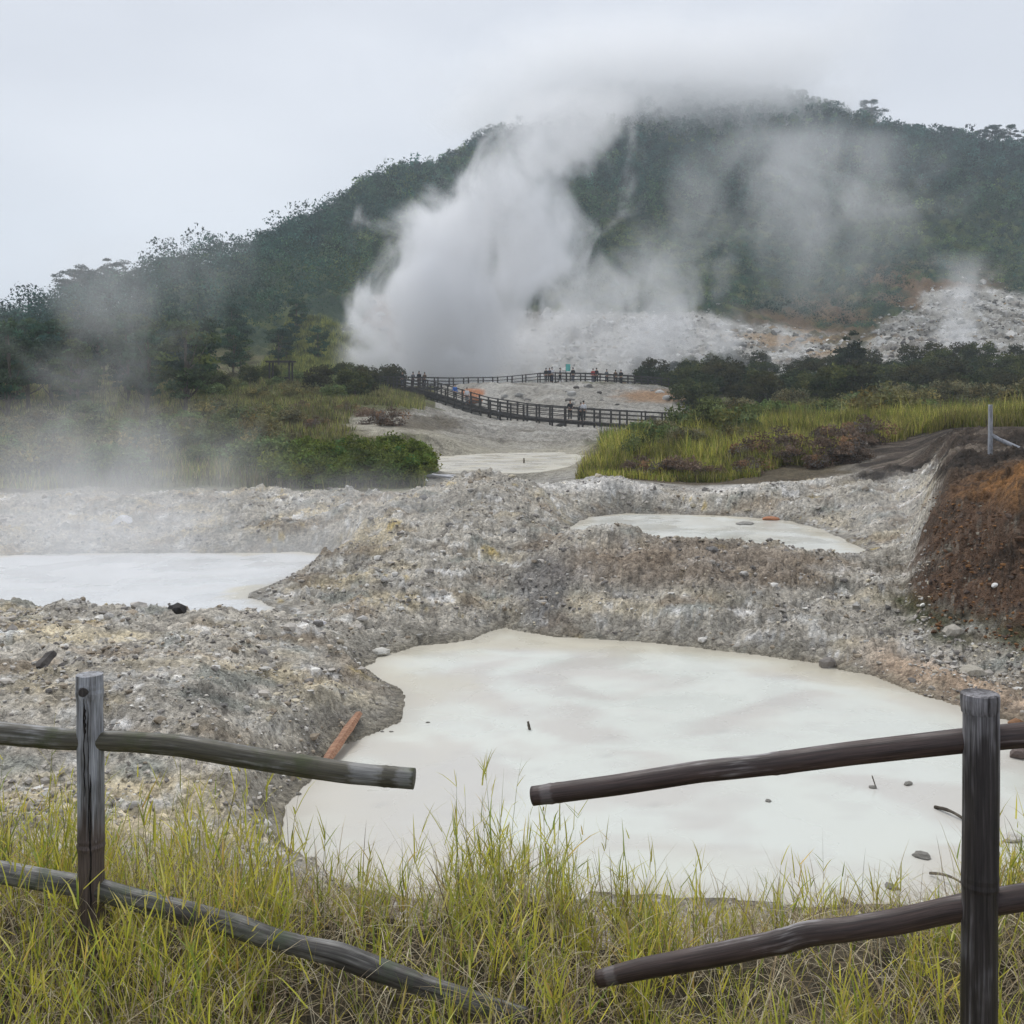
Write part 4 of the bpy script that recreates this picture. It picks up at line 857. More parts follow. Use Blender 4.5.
mb = MB(); culm(mb,r2,rr2,[.4,1.25,1.62],seed=8,lumpy=.08,n=24,ring=.05,flat=1.0); o = set_fib(mb.build('rail',M['bam_silver'],smooth=True),mb); o['label'] = 'lower rail, silver grey, split and sagging into the grass'; local(o,fl)
# long drying crack on the post
mb = MB()
for (a,b,dx,w) in ((695,792,-.004,.0022),(700,840,.009,.0014),(770,905,.014,.0028),(705,730,.0,.003)):
    zs = np.linspace(z_(b,3.7),z_(a,3.7),14); pts = []
    for q,z in enumerate(zs):
        xx = dx+.0018*math.sin(q*1.7); pts.append((xp+.004*math.sin(z*3)+xx,3.7-math.sqrt(.0438**2-xx**2)-.0005,z))
    mb.tube(pts,[w*.25]+[w*(.7+.5*random.random()) for _ in range(12)]+[w*.2],6,flat=1)
o = mb.build('crack',M['hollow']); local(o,fl)
# knot scar near the top
mb = MB(); mb.tube([(xp-.006,3.7-.0415,z_(689,3.7)),(xp-.006,3.7-.047,z_(689,3.7))],[.019,.014],14); o = mb.build('knot',M['bam_dark'],smooth=False); local(o,fl)
# ---- right fence
fr = empty('bamboo_fence', (X(980,3.0),3.0,2.2)); tag(fr,'dark brown bamboo post with two dark rails through it, broken off toward the gap','fence')
xp = X(980,3.0); mb = MB(); zt = z_(694,3.0); zz = np.linspace(2.0,zt,12); P = [(xp+.003*math.sin(z*4+1),3.0,z) for z in zz]
Rr = [.0478]*11+[.047]; culm(mb,P,Rr,[z_(883,3.0)-2.0,.02],seed=13,lumpy=.02,ring=.05)
mb.tube([(xp,3.0,zt-.05),(xp,3.0,zt-.035),(xp,3.0,zt-.012),(xp,3.0,zt+.001),(xp,3.0,zt+.004)],[.0482,.0505,.0515,.0505,.046],28)
post = mb.build('post',M['bam_dark'],smooth=True)
q1 = rail_pts([(533,796,3.42),(620,784.5,3.34),(700,771.5,3.26),(764,765,3.2),(850,753.5,3.13),(965,740.5,3.025),(1024,735,3.01),(1120,727,3.0),(1300,712,2.98)])
qr1 = [px_r(v,3.1) for v in (10.8,11,11.1,11.3,11.6,11.9,12,12,12)]
q2 = rail_pts([(598,979,3.5),(640,969,3.46),(700,958,3.38),(760,946,3.3),(790,940,3.26),(804,934,3.24),(850,929,3.18),(900,921,3.12),(965,906.5,3.025),(1024,897,3.01),(1120,884,3.0),(1300,862,2.98)])
qr2 = [px_r(v,3.2) for v in (9.0,11,11.5,12,12,12.2,11.6,11.8,12,12.2,12.2,12.2)]
cut(post,[cutter(q1,.0405,xp-.16,xp,.002),cutter(q2,.0405,xp-.16,xp,.003)])
local(post,fr)
mb = MB(); culm(mb,q1,qr1,[.06,.76,1.72],seed=15,lumpy=.010,n=32,ring=.06); o = set_fib(mb.build('rail',M['bam_brown'],smooth=True),mb); o['label'] = 'upper rail with a clean sawn free end'; local(o,fr)
mb = MB(); culm(mb,q2,qr2,[.62,1.45],seed=18,lumpy=.02,n=32,ring=.06); o = set_fib(mb.build('rail',M['bam_brown'],smooth=True),mb); o['label'] = 'lower rail with a rounded worn end in the grass'; local(o,fr)
# ---- small fence on the terrace
ft = empty('wooden_fence', (X(990,24),24,2.84)); tag(ft,'small pale grey post with one thin sloping rail on the dark soil terrace','fence')
mb = MB(); culm(mb,[(X(990,24),24,2.6),(X(990,24)+.01,24,3.4),(X(990.5,24),24,z_(404,24))],[.055,.052,.045],[.5,.95],step=.03,n=12,lumpy=.08,seed=20); o = mb.build('post',M['bam_grey'],smooth=True); local(o,ft)
mb = MB(); culm(mb,[W(990,434,24),W(1000,440,23.9),W(1024,450,23.6),W(1060,466,23)],[.04,.045,.04,.04],[.3],step=.03,n=10,lumpy=.1,seed=22); o = mb.build('rail',M['bam_grey'],smooth=True); local(o,ft)

# ------------------------------------------------------------ driftwood, planks, poles
M['orangewood'] = noise_mat('orange_wood', (.20,.085,.045), (.40,.23,.14), scale=(2,20,20), nscale=2, rough=.7)
M['palepipe'] = noise_mat('pale_pole', (.34,.34,.36), (.66,.66,.68), nscale=3, rough=.6)
def stick(name, a, b, w, mat, label, cat, kind='beam', bow=0):
    mb = MB()
    if kind == 'beam':
        a_ = np.array(a); b_ = np.array(b); n = 7; P = [a_+(b_-a_)*t for t in np.linspace(0,1,n)]
        mb.tube(P,[w*.6]+[w*random.uniform(.85,1.1) for _ in range(n-2)]+[w*.7],5,flat=1.5)
    else:
        a_ = np.array(a); b_ = np.array(b); P = [a_+(b_-a_)*t+np.array([0,0,bow*math.sin(math.pi*t)]) for t in np.linspace(0,1,9)]
        mb.tube(P,[w*random.uniform(.85,1.15)*(1-.3*t) for t in np.linspace(0,1,9)],7)
    o = mb.build(name,mat,smooth=kind != 'beam'); tag(o,label,cat); return o
def onp(px,y,lv,h=0): x = X(px,y); return (x,y,max(lv,ground(x,y))+h)
stick('orange_plank',onp(322,12.4,0,.05),onp(359,14.0,0,.05),.045,M['orangewood'],'orange brown plank lying half on the shore at the left of the near pool','plank')
stick('wood_stub',(X(39,12.9),12.9,ground(X(39,12.9),12.9)+.02),(X(53,13.2),13.2,ground(X(53,13.2),13.2)+.2),.05,M['darkwood'],'short dark brown log end sticking out of the clay above the left rail','log')
stick('branch',onp(640,32,0,0),onp(655,32,0,.0),.02,M['darkwood'],'thin twig on the crest of the mound','twig','tube')
stick('branch',(X(843,9.2),9.2,.01),(X(885,8.7),8.7,.06),.03,M['bark'],'brown stick half sunk in the mud above the lower right rail','stick','tube')
stick('branch',(X(930,9.7),9.7,.02),(X(975,9.3),9.3,.02),.012,M['bark'],'thin bowed stick in the mud left of the dark fence post','stick','tube',.05)
stick('branch',(X(935,11.3),11.3,.01),(X(968,10.9),10.9,.01),.02,M['bark'],'pale brushwood lying in the mud beside the post','stick','tube',.03)
stick('branch',(X(530,14.0),14.0,-.02),(X(528,14.0),14.0,.10),.022,M['bark'],'small snag poking out of the milky water in the near pool','snag','tube')
stick('branch',(X(876,11.9),11.9,0),(X(872,11.9),11.9,.13),.008,M['bark'],'thin upright twig in the mud at right','twig','tube')
stick('stake',(X(524,52),52,1.0),(X(524,52),52,z_(458,52)),.05,M['bark'],'short wooden stake standing in the pale mud flat','stake','tube')
stick('marker_post',(X(499,108),108,ground(X(499,108),108)-.2),(X(499,108),108,ground(X(499,108),108)+.9),.16,M['palepipe'],'short white post beside the lower boardwalk','post','tube')
rp = np.random.default_rng(41)
for k,(a,b,c,d) in enumerate([(412,474,455,478),(418,478,462,481),(410,480,452,486),(424,476,470,476),(420,484,448,488),(415,486,440,494),(426,480,436,494),(432,475,468,479)]):
    y1, y2 = 43-k*.35, 42.4-k*.35
    stick('pale_pole',W(a,a*0+b,y1),W(c,d,y2),.05+.02*rp.random(),M['palepipe'],'pale weathered pole in the heap beside the bright green bushes','pole','tube')['group'] = 'pale poles heaped beside the bushes'

# white crusted vent behind the left pool
put_stone('white_vent_rock',121,31.0,.30,(.78,.78,.8),'white crusted rock on the far shore of the steaming pool','rock',flat=.8,amp=.35,sink=.25,seed=5)

# ------------------------------------------------------------ boardwalks
def resample(pts, step):
    pts = np.array(pts,float); d = np.concatenate([[0],np.cumsum(np.linalg.norm(np.diff(pts,axis=0),axis=1))]); n = max(2,int(d[-1]/step)+1); s = np.linspace(0,d[-1],n)
    return np.stack([np.interp(s,d,pts[:,k]) for k in range(3)],1)
def boardwalk(name, spec, label, width=2.0, post_step=1.75, maxposts=48):
    ctr = resample([W(*p) for p in spec], post_step); t = empty(name, tuple(ctr[0])); tag(t,label,'boardwalk')
    tan = np.gradient(ctr,axis=0)[:,:2]; tan /= np.linalg.norm(tan,axis=1)[:,None]; nr = np.stack([-tan[:,1],tan[:,0]],1)
    dk = MB()
    for i in range(len(ctr)-1):
        a,b = ctr[i],ctr[i+1]; m = max(2,int(np.linalg.norm(b-a)/.32))
        for q in range(m):                                 # planks across
            c = a+(b-a)*(q+.5)/m; ang = math.atan2(tan[i][1],tan[i][0]); dk.box((c[0],c[1],c[2]-.03),(.27,width+.1,.05),ang)
    for s in (-1,1):
        for i in range(len(ctr)-1):
            o_ = np.append(nr[i]*s*width*.42,0); o2 = np.append(nr[i+1]*s*width*.42,0); dk.beam(ctr[i]+o_-[0,0,.17],ctr[i+1]+o2-[0,0,.17],.12,.2)
    local(dk.build('deck',M['darkwood']),t)
    for s in (-1,1):
        hr = [MB() for _ in range(3)]
        for i in range(len(ctr)-1):
            o_ = np.append(nr[i]*s*width*.5,0); o2 = np.append(nr[i+1]*s*width*.5,0)
            for k,hh in enumerate((1.15,.78,.42)): hr[k].beam(ctr[i]+o_+[0,0,hh],ctr[i+1]+o2+[0,0,hh],.07,.10 if k == 0 else .07)
        for k in range(3): local(hr[k].build('handrail' if k == 0 else 'rail',M['darkwood']),t)
        for i in range(len(ctr)):
            p = ctr[i]+np.append(nr[i]*s*width*.5,0); g = ground(p[0],p[1])-.3
            pm = MB(); pm.box((p[0],p[1],(p[2]+1.22+g)/2),(.13,.13,p[2]+1.22-g),math.atan2(tan[i][1],tan[i][0])); local(pm.build('post',M['darkwood']),t)
    return ctr
low = boardwalk('boardwalk',WALK_LOW,'dark wooden boardwalk with railings descending from the junction across the foot of the grey mound')
upp = boardwalk('boardwalk',WALK_UP,'dark wooden boardwalk with railings running level along the edge of the steaming ground')
rgt = boardwalk('boardwalk',[(706,392,136),(740,394,135),(770,402,130),(790,407,126),(815,409,122)],'short stretch of dark wooden walkway half hidden among the shrubs at right')
# little shelter at the end of the walk
sh = empty('shelter',(X(281,112),112,ground(X(281,112),112))); tag(sh,'small dark flat roofed wooden shelter between the trees at the left end of the boardwalk','shelter')
g = ground(X(281,112),112); cx = X(281,112)
for ax in (-1.0,1.0):
    for ay in (-.8,.8):
        mb = MB(); mb.box((cx+ax,112+ay,g+1.1),(.16,.16,2.8)); local(mb.build('post',M['darkwood']),sh)
mb = MB(); mb.box((cx,112,g+2.56),(2.7,2.3,.12)); mb.box((cx,110.9,g+2.46),(2.6,.08,.1)); local(mb.build('roof',M['darkwood']),sh)
mb = MB(); mb.box((cx,112.5,g+.5),(1.7,.4,.07)); mb.box((cx,112.68,g+.8),(1.7,.05,.4)); local(mb.build('bench',M['darkwood']),sh)
print('boardwalk', time.time()-T0)

# ------------------------------------------------------------ people
def plain(name, col): return noise_mat(name, tuple(c*.8 for c in col), tuple(min(1,c*1.15) for c in col), nscale=14, bump=0, rough=.85)
SKIN = plain('skin',(.42,.26,.18)); HAIR = plain('hair',(.02,.016,.014))
CL = {'black':(.02,.02,.022),'grey':(.16,.17,.18),'white':(.7,.7,.72),'blue':(.05,.16,.5),'red':(.42,.06,.06),'navy':(.03,.04,.08),'pale blue':(.4,.5,.62),'brown':(.12,.08,.05),'teal':(.15,.5,.45)}
CM = {k: plain('cloth_'+k.replace(' ','_'),v) for k,v in CL.items()}
def skin_mesh(name, verts, edges, radii, root, sub=1):
    me = bpy.data.meshes.new(name); me.from_pydata(verts,edges,[]); o = bpy.data.objects.new(name,me); COL.objects.link(o)
    m = o.modifiers.new('s','SKIN'); m.use_smooth_shade = True
    for i,rv in enumerate(radii): o.data.skin_vertices[0].data[i].radius = rv if hasattr(rv,'__len__') else (rv,rv); o.data.skin_vertices[0].data[i].use_root = (i == root)
    s = o.modifiers.new('d','SUBSURF'); s.levels = sub; s.render_levels = sub
    dg = bpy.context.evaluated_depsgraph_get(); out = bpy.data.meshes.new_from_object(o.evaluated_get(dg)); bpy.data.objects.remove(o); return out
def person_meshes(arm, stride, lean):
    L_ = lean
    V_ = [(0,0,.95),(0,L_*.3,1.12),(0,L_*.6,1.30),(0,L_*.9,1.44),(0,L_,1.52),(0,L_-.01,1.58),(0,L_-.015,1.66),(0,L_-.01,1.72)]
    R_ = [(.15,.11),(.13,.10),(.155,.105),(.10,.07),(.052,.052),(.068,.075),(.078,.092),(.055,.065)]
    E_ = [(0,1),(1,2),(2,3),(3,4),(4,5),(5,6),(6,7)]
    for s in (-1,1):
        b = len(V_); st = stride*s
        V_ += [(s*.095,0,.86),(s*.10,-.02-st*.5,.50),(s*.10,.02-st,.10),(s*.105,-.10-st,.04)]; R_ += [(.088,.092),.060,.042,.035]; E_ += [(0,b),(b,b+1),(b+1,b+2),(b+2,b+3)]
        b = len(V_); h = arm[0 if s < 0 else 1]
        V_ += [(s*.17,L_*.9,1.40),(s*.22,L_*.7+h[0]*.3,1.14),(s*(.24-h[1]*.1),-h[0]*.6,.92+h[1]*.30),(s*(.24-h[1]*.14),-h[0]*.85,.84+h[1]*.34)]; R_ += [.055,.042,.030,(.024,.036)]; E_ += [(3,b),(b,b+1),(b+1,b+2),(b+2,b+3)]
        hb = b+3; hx,hy,hz = V_[hb]
        for q in range(4):
            c = len(V_); V_ += [(hx,hy-.025+q*.016,hz-.055-.006*(q in (1,2))),(hx-s*.008,hy-.025+q*.016,hz-.085)]; R_ += [.009,.007]; E_ += [(hb,c),(c,c+1)]
        c = len(V_); V_ += [(hx-s*.012,hy-.045,hz-.02)]; R_ += [.010]; E_ += [(hb,c)]
    body = skin_mesh('body',V_,E_,R_,0)
    body.materials.append(SKIN)
    g = 1.17
    ks = [0,1,2,3]; sv = [V_[k] for k in ks]; sr = [tuple(g*a for a in R_[k]) for k in ks]; se = [(0,1),(1,2),(2,3)]
    for b in (12,): pass
    def arm_ids(s): 
        base = 8 if s < 0 else 8+4+4+9
        return base+4, base+5, base+6
    for s in (-1,1):
        a,b_,c = arm_ids(s); n = len(sv); sv += [V_[a],V_[b_],V_[c]]; sr += [(.068,.068),(.054,.054),(.040,.040)]; se += [(3,n),(n,n+1),(n+1,n+2)]
    shirt = skin_mesh('shirt',sv,se,sr,0)
    tv = [(0,0,.98)]; tr = [(.155,.118)]; te = []
    for s in (-1,1):
        base = 8 if s < 0 else 8+4+4+9; n = len(tv); tv += [V_[base],V_[base+1],V_[base+2]]; tr += [(.10,.105),(.074,.078),(.058,.062)]; te += [(0,n),(n,n+1),(n+1,n+2)]
    tro = skin_mesh('trousers',tv,te,tr,0)
    bm = bmesh.new(); bmesh.ops.create_uvsphere(bm,u_segments=12,v_segments=8,radius=1)
    for v in bm.verts:
        v.co = Vector((v.co.x*.088,v.co.y*.10+.012+L_,v.co.z*.095+1.70))
        if v.co.y < L_-.05 and v.co.z < 1.70: v.co.y = L_-.05
    hair = bpy.data.meshes.new('hair'); bm.to_mesh(hair); bm.free(); hair.materials.append(HAIR)
    return body, shirt, tro, hair
POSES = [person_meshes(((.05,0),(.05,0)),.0,.0), person_meshes(((.25,.5),(.1,0)),.14,-.03), person_meshes(((.35,.8),(.35,.8)),.0,-.06)]
def person(px, track, face, top, bottom, label, pose=0, scale=1.0, off=0, side=.3, ground_=False, y=None):
    if track is not None:
        k = np.argmin([abs(512+F*p[0]/p[1]-px) for p in track]); p = track[k]; y = p[1]-side
        i2 = np.clip(k+1,0,len(track)-1); pp = np.array([512+F*q[0]/q[1] for q in track]); z = np.interp(px, pp, track[:,2]) if pp[-1] > pp[0] else p[2]
        y = np.interp(px, pp, track[:,1])-side
    else: z = ground(X(px,y),y)
    t = empty('person',(X(px,y),y,z),face); t.scale = (scale,)*3; tag(t,label,'person')
    b,s,tr,h = POSES[pose]
    for nm,me,mt in (('body',b,None),('shirt',s,CM[top]),('trousers',tr,CM[bottom]),('hair',h,None)):
        o = bpy.data.objects.new(nm,me); COL.objects.link(o); o.parent = t
        if mt:
            if not me.materials: me.materials.append(mt)
            o.material_slots[0].link = 'OBJECT'; o.material_slots[0].material = mt
P3 = math.pi
for a in [
 (402.5,upp,.2,'black','navy','person in black at the post where the two boardwalks meet',0),
 (413,upp,2.8,'grey','black','person in grey on the upper boardwalk just right of the junction',1),
 (419,upp,3.4,'black','black','person in black, taller of the pair right of the boardwalk junction',0,1.06),
 (424.5,upp,3.0,'brown','black','person in brown at the right of the group near the boardwalk junction',2),
 (455,low,.3,'blue','black','person in a bright blue top walking down the descending boardwalk',1),
 (467,low,.3,'white','grey','person in a white top behind the one in blue on the descending boardwalk',0),
 (546,upp,3.0,'black','black','leftmost person in black at the middle viewing spot of the upper boardwalk',0),
 (549.5,upp,.1,'navy','black','person in navy in the middle of the upper boardwalk group',2),
 (552,upp,3.3,'white','navy','person in white at the rail in the middle of the upper boardwalk',0,1.05),
 (560,upp,1.4,'grey','black','person in grey walking right of the middle group on the upper boardwalk',1),
 (573,upp,3.0,'black','navy','person in black standing alone right of the teal cloth',0,1.04),
 (593,upp,3.1,'red','navy','person in a red top on the right part of the upper boardwalk',0),
 (596.5,upp,2.9,'black','black','person in black beside the one in red on the upper boardwalk',0,1.05),
 (606.5,upp,.4,'grey','black','person in grey leaning on the rail right of the one in red',2),
 (615.5,upp,3.1,'brown','black','person in brown facing the steam near the right end of the boardwalk',0),
 (621,upp,3.1,'black','black','rightmost person in black on the upper boardwalk',1,1.04),
 (570,low,.2,'black','black','person in black leaning on the lower boardwalk railing',2,1.05),
 (580.5,low,.6,'grey','black','person in grey on the lower boardwalk beside the one in white',2,.95),
 (583.5,low,3.0,'white','black','person in a white top on the lower boardwalk',0,1.05),
 (686,None,1.2,'white','grey','person in white among the shrubs, leftmost of the walkers at right',1,1,0,.3,True,137),
 (693.5,None,1.2,'white','grey','person in white among the shrubs, second of the walkers at right',0,1,0,.3,True,137.5),
 (705,None,1.2,'white','navy','person in a white top where the walkway enters the shrubs',1,1,0,.3,True,138),
 (722,rgt,1.4,'pale blue','grey','person in pale blue, leftmost of three on the walkway in the shrubs',0),
 (727,rgt,1.4,'pale blue','black','person in pale blue, middle of three on the walkway in the shrubs',1),
 (733,rgt,1.4,'grey','black','person in grey, rightmost of three on the walkway in the shrubs',0)]:
    a = list(a); px,tr,fc,top,bot,lab,pose = a[:7]; rest = a[7:]
    if tr is None: person(px,None,fc,top,bot,lab,pose,1.0,y=rest[-1])
    else: person(px,tr,fc,top,bot,lab,pose,rest[0] if rest else 1.0)
# teal cloth on a pole
k = int(np.argmin([abs(512+F*p[0]/p[1]-566) for p in upp])); p = upp[k]; bx,by,bz = X(566,p[1]),p[1]+.5,p[2]
t = empty('banner',(bx,by,bz)); tag(t,'small pale teal cloth on a pole above the upper boardwalk','banner')
mb = MB(); mb.tube([(0,0,0),(0,0,2.3)],.025,6); mb.build('pole',M['darkwood'],t)
gx,gz = np.meshgrid(np.linspace(0,.55,6),np.linspace(1.4,2.25,7)); gy = .06*np.sin(gx*9+gz*3); id_ = np.arange(42).reshape(7,6)
q = np.stack([id_[:-1,:-1],id_[:-1,1:],id_[1:,1:],id_[1:,:-1]],-1).reshape(-1,4)
o = mesh_np('cloth',np.stack([gx,gy,gz],-1).reshape(-1,3),q,CM['teal'],parent=t); sm = o.modifiers.new('t','SOLIDIFY'); sm.thickness = .006
# orange clay outcrop beside the boardwalk
put_stone('orange_rock',475,116,.9,(.32,.15,.08),'orange stained rock outcrop under the upper boardwalk','rock',flat=.5,rz=0)
# small white sign at the meadow edge
sg = empty('sign',(X(919,95),95,ground(X(919,95),95))); tag(sg,'tiny pale sign plate on a thin post at the foot of the shrub belt','sign')
mb = MB(); mb.tube([(0,0,-.1),(0,0,1.4)],.03,6); mb.build('post',M['bark'],sg); mb = MB(); mb.box((0,-.05,1.35),(.28,.03,.25)); mb.build('plate',CM['pale blue'],sg)
print('people', time.time()-T0)

# ------------------------------------------------------------ steam
def curve_node(nt, src, pts):
    n = nt.nodes.new('ShaderNodeFloatCurve'); c = n.mapping.curves[0]
    while len(c.points) > 2: c.points.remove(c.points[1])
    c.points[0].location = pts[0]; c.points[1].location = pts[-1]
    for p in pts[1:-1]: c.points.new(*p)
    n.mapping.update(); nt.links.new(src, n.inputs['Value']); return n.outputs[0]
def steam(name, label, cat, lo, hi, cx, rx, dens, D, ns=.12, k=1.3, soft=.5, ry=.42, step=.35, detail=4, distort=0, albedo=(.995,.995,1), tilt=0, zs=1.0, aniso=0.0, seed=0.0, expo=1.0):
    """closed box of vapour; cx, rx, dens are curves over height (0..1), in fractions of the box"""
    lo = Vector(lo); hi = Vector(hi); S = hi-lo
    mb = MB(); mb.box(tuple(S/2),tuple(S)); m,nt,nn,L = nodes_of(name)
    out = nn.new('ShaderNodeOutputMaterial'); pv = nn.new('ShaderNodeVolumePrincipled'); L.new(pv.outputs[0],out.inputs['Volume'])
    pv.inputs['Color'].default_value = (*albedo,1); pv.inputs['Anisotropy'].default_value = aniso
    tc = nn.new('ShaderNodeTexCoord'); sp = nn.new('ShaderNodeSeparateXYZ')
    nv = nn.new('ShaderNodeVectorMath'); nv.operation = 'DIVIDE'; L.new(tc.outputs['Object'],nv.inputs[0]); nv.inputs[1].default_value = S
    L.new(nv.outputs[0],sp.inputs[0]); t = sp.outputs[2]
    c_ = curve_node(nt,t,cx); r_ = curve_node(nt,t,rx); d_ = curve_node(nt,t,dens)
    dx = mathn(nt,'DIVIDE',mathn(nt,'SUBTRACT',sp.outputs[0],c_),r_); dy = mathn(nt,'DIVIDE',mathn(nt,'SUBTRACT',sp.outputs[1],.5),ry)
    dd = mathn(nt,'SQRT',mathn(nt,'ADD',mathn(nt,'MULTIPLY',dx,dx),mathn(nt,'MULTIPLY',dy,dy)))
    mp = nn.new('ShaderNodeMapping'); mp.inputs['Location'].default_value = (seed,seed*1.7,0); mp.inputs['Scale'].default_value = (ns,ns,ns*zs); mp.inputs['Rotation'].default_value = (0,tilt,0); L.new(tc.outputs['Object'],mp.inputs[0])
    nz = nn.new('ShaderNodeTexNoise'); nz.inputs['Scale'].default_value = 1; nz.inputs['Detail'].default_value = detail; nz.inputs['Roughness'].default_value = .6; nz.inputs['Distortion'].default_value = distort; L.new(mp.outputs[0],nz.inputs['Vector'])
    e = mathn(nt,'ADD',mathn(nt,'SUBTRACT',1.0,dd),mathn(nt,'MULTIPLY',mathn(nt,'SUBTRACT',nz.outputs[0],.5),k*2))
    mr = nn.new('ShaderNodeMapRange'); mr.interpolation_type = 'SMOOTHSTEP'; mr.inputs[1].default_value = .0; mr.inputs[2].default_value = soft; L.new(e,mr.inputs[0])
    # fade to nothing at every wall of the box
    def fade(s):
        a = mathn(nt,'MULTIPLY',mathn(nt,'MULTIPLY',s,mathn(nt,'SUBTRACT',1.0,s)),14,clamp=True); return a
    f = mathn(nt,'MULTIPLY',fade(sp.outputs[0]),fade(sp.outputs[1]))
    v = mathn(nt,'MULTIPLY',mathn(nt,'MULTIPLY',mr.outputs[0],d_),f)
    if expo != 1.0: v = mathn(nt,'POWER',v,expo)
    L.new(mathn(nt,'MULTIPLY',v,D),pv.inputs['Density'])
    m.cycles.volume_step_rate = step; m.cycles.homogeneous_volume = False
    o = mb.build(name,m); o.location = lo; tag(o,label,cat,kind='stuff'); return o
def box_px(x0,x1,pt,pb,y,dep):
    a = W(x0,pb,y); b = W(x1,pt,y); return (a[0],y-dep/2,a[2]),(b[0],y+dep/2,b[2])
import os
if not os.environ.get('NOSTEAM'):
    # big column behind the junction
    lo,hi = box_px(330,700,85,392,152,18)
    steam('steam_column','thick white steam column rising from the fumaroles behind the boardwalk junction','steam',lo,hi,
      [(0,.29),(.25,.30),(.5,.38),(.75,.56),(1,.74)],[(0,.28),(.2,.30),(.5,.29),(.8,.22),(1,.18)],[(0,1),(.15,1),(.5,.75),(.75,.5),(.92,.3),(1,0)],.42,ns=.135,k=1.75,soft=.6,tilt=.5,zs=.7,seed=3,distort=.5,step=.22,detail=8)
    # lower curtain to the right of it
    lo,hi = box_px(450,830,215,394,158,14)
    steam('steam_curtain','ragged low curtain of steam drifting right along the foot of the bare slope','steam',lo,hi,
      [(0,.34),(.4,.42),(.75,.5),(1,.6)],[(0,.46),(.3,.42),(.6,.28),(1,.15)],[(0,.35),(.15,.5),(.3,.85),(.55,.55),(.8,.22),(1,0)],.20,ns=.17,k=1.9,soft=.85,tilt=.7,zs=.8,seed=11,distort=.6,step=.22,detail=6)
    # faint cloud in front of the forest, upper right
    lo,hi = box_px(660,985,125,335,235,34)
    steam('steam_cloud','thin grey veil of steam hanging in front of the forest above the ochre slope','steam',lo,hi,
      [(0,.50),(.4,.50),(.7,.42),(1,.45)],[(0,.16),(.35,.26),(.65,.5),(1,.4)],[(0,.0),(.15,.4),(.5,.8),(.75,1),(1,0)],.036,ns=.06,k=1.9,soft=1.0,tilt=.3,zs=.8,seed=24,distort=.7,step=.25,detail=5)
    lo,hi = box_px(915,1040,250,385,185,12)
    steam('steam_wisp','small steam wisp rising from the rubble slope at the right edge','steam',lo,hi,
      [(0,.45),(.5,.35),(1,.45)],[(0,.25),(.4,.2),(1,.4)],[(0,.8),(.4,.7),(.8,.3),(1,0)],.28,ns=.2,k=1.6,soft=1.0,seed=31)
    a = (-18.5,18.5,.12); b = (-1.5,37.5,4.4)
    steam('pool_steam','low white steam drifting over the left pool','steam',a,b,
      [(0,.45),(1,.36)],[(0,.58),(.3,.48),(1,.34)],[(0,1),(.2,.85),(.4,.35),(.8,.12),(1,0)],.20,ns=.36,k=1.5,soft=1.2,ry=.55,seed=44,zs=1.1,distort=.5,step=.3,detail=5)
    lo,hi = box_px(-20,330,225,520,36,5)
    steam('steam_plume','thin translucent steam plume rising from the left pool in front of the trees','steam',lo,hi,
      [(0,.48),(.3,.40),(.6,.33),(.8,.40),(1,.46)],[(0,.5),(.3,.34),(.6,.26),(.85,.34),(1,.3)],[(0,.9),(.3,.7),(.6,.5),(.8,.6),(.92,.4),(1,0)],.20,ns=.42,k=1.7,soft=1.1,seed=52,tilt=-.3,zs=.7,distort=.7,step=.25,detail=5)
    # light steam at the right bowl and middle mound
    a = (6.0,22.5,.37); b = (13.5,35,2.4)
    steam('bowl_steam','faint steam in the bowl at the right end of the raised pool','steam',a,b,
      [(0,.62),(1,.6)],[(0,.42),(1,.25)],[(0,1),(.5,.6),(1,0)],.10,ns=.5,k=1.3,soft=1.1,ry=.5,seed=61)
    a = (-6.5,20.5,.11); b = (1.5,31,2.6)
    steam('mound_steam','faint steam seeping from the left side of the central mound','steam',a,b,
      [(0,.3),(1,.5)],[(0,.5),(1,.35)],[(0,1),(.5,.7),(1,0)],.085,ns=.45,k=1.3,soft=1.1,ry=.5,seed=71)
    # cloud sitting on the summit
    a = W(330,205,465); b = W(900,30,465)
    steam('summit_cloud','grey cloud wrapping the summit of the wooded hill','cloud',(a[0],390,a[2]),(b[0],520,b[2]),
      [(0,.42),(.4,.52),(1,.6)],[(0,.1),(.35,.36),(.7,.50),(1,.42)],[(0,0),(.25,.25),(.45,.8),(.7,1),(.88,.7),(1,0)],.045,ns=.018,k=1.1,soft=1.0,ry=.55,seed=81,zs=1.3,detail=5,step=.35,aniso=.3)
if not os.environ.get('NOHAZE'):
    mb = MB(); mb.box((0,340,79),(1900,1400,182)); m,nt,nn,L = nodes_of('haze_air'); out = nn.new('ShaderNodeOutputMaterial'); pv = nn.new('ShaderNodeVolumePrincipled')
    L.new(pv.outputs[0],out.inputs['Volume']); pv.inputs['Color'].default_value = (.82,.92,1,1); pv.inputs['Density'].default_value = .00045; pv.inputs['Anisotropy'].default_value = .2
    m.cycles.homogeneous_volume = True
    o = mb.build('haze',m); tag(o,'thin damp air between the viewer and the hill','haze',kind='stuff')
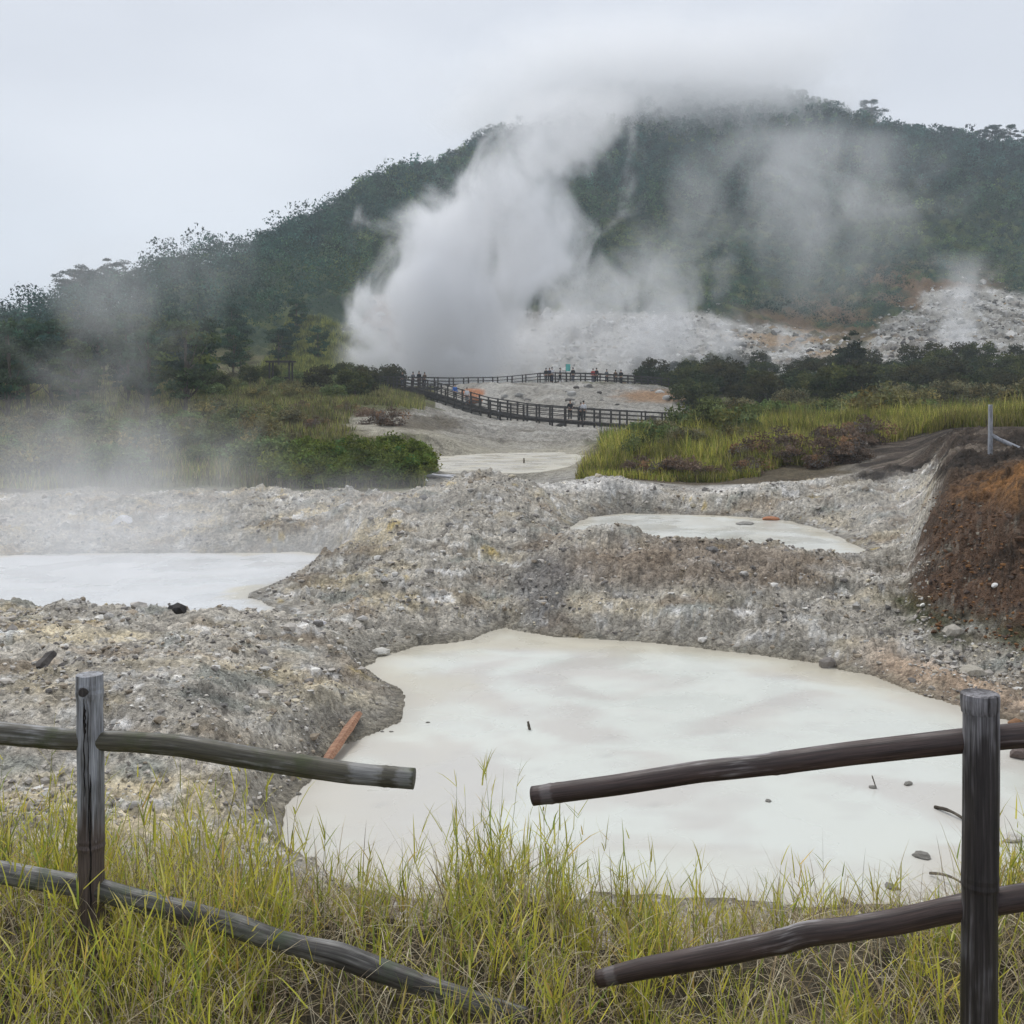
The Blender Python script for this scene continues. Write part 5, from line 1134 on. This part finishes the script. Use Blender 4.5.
# ------------------------------------------------------------ camera, light, sky
cam = bpy.data.objects.new('camera', bpy.data.cameras.new('camera')); COL.objects.link(cam); scene.camera = cam
cam.location = (0,0,EYE); cam.rotation_euler = (math.radians(90),0,0)
cam.data.sensor_width = 36; cam.data.lens = 36*F/1024; cam.data.shift_y = -(512-HY)/1024
cam.data.clip_start = .1; cam.data.clip_end = 6000
SE, SR = math.radians(56), math.radians(332)
sl = bpy.data.lights.new('sun', 'SUN'); sl.energy = 1.5; sl.angle = math.radians(16); sl.color = (1,.98,.95)
so = bpy.data.objects.new('sun', sl); COL.objects.link(so)
dv = Vector((math.sin(SR)*math.cos(SE), math.cos(SR)*math.cos(SE), math.sin(SE))); so.rotation_euler = dv.to_track_quat('Z','Y').to_euler()
w = bpy.data.worlds.new('World'); scene.world = w; w.use_nodes = True; nt = w.node_tree; nt.nodes.clear(); L = nt.links
out = nt.nodes.new('ShaderNodeOutputWorld'); sky = nt.nodes.new('ShaderNodeTexSky'); sky.sky_type = 'NISHITA'; sky.sun_disc = False
sky.sun_elevation = SE; sky.sun_rotation = SR; sky.dust_density = 4
b1 = nt.nodes.new('ShaderNodeBackground'); b1.inputs[1].default_value = .05; L.new(sky.outputs[0], b1.inputs[0])
tc = nt.nodes.new('ShaderNodeTexCoord'); mp = nt.nodes.new('ShaderNodeMapping'); mp.inputs['Scale'].default_value = (1.2,1.2,3.2); L.new(tc.outputs['Generated'], mp.inputs[0])
nz = nt.nodes.new('ShaderNodeTexNoise'); nz.inputs['Scale'].default_value = 1.6; nz.inputs['Detail'].default_value = 4; L.new(mp.outputs[0], nz.inputs['Vector'])
cr = nt.nodes.new('ShaderNodeValToRGB'); cr.color_ramp.elements[0].position = .3; cr.color_ramp.elements[1].position = .7
cr.color_ramp.elements[0].color = (.56,.59,.655,1); cr.color_ramp.elements[1].color = (.70,.73,.79,1); L.new(nz.outputs[0], cr.inputs[0])
b2 = nt.nodes.new('ShaderNodeBackground'); b2.inputs[1].default_value = .9; L.new(cr.outputs[0], b2.inputs[0])
ad = nt.nodes.new('ShaderNodeMixShader'); ad.inputs[0].default_value = .9; L.new(b1.outputs[0], ad.inputs[1]); L.new(b2.outputs[0], ad.inputs[2]); L.new(ad.outputs[0], out.inputs[0])
scene.view_settings.view_transform = 'Standard'; scene.view_settings.look = 'None'; scene.view_settings.gamma = 1; scene.view_settings.exposure = .48
scene.cycles.use_denoising = True; scene.cycles.denoiser = 'OPENIMAGEDENOISE'
scene.cycles.max_bounces = 9; scene.cycles.diffuse_bounces = 3; scene.cycles.glossy_bounces = 2; scene.cycles.transmission_bounces = 2
scene.cycles.transparent_max_bounces = 8; scene.cycles.volume_bounces = 8
scene.cycles.caustics_reflective = False; scene.cycles.caustics_refractive = False
scene.cycles.use_adaptive_sampling = True; scene.cycles.adaptive_threshold = .02
print('script done', time.time()-T0)
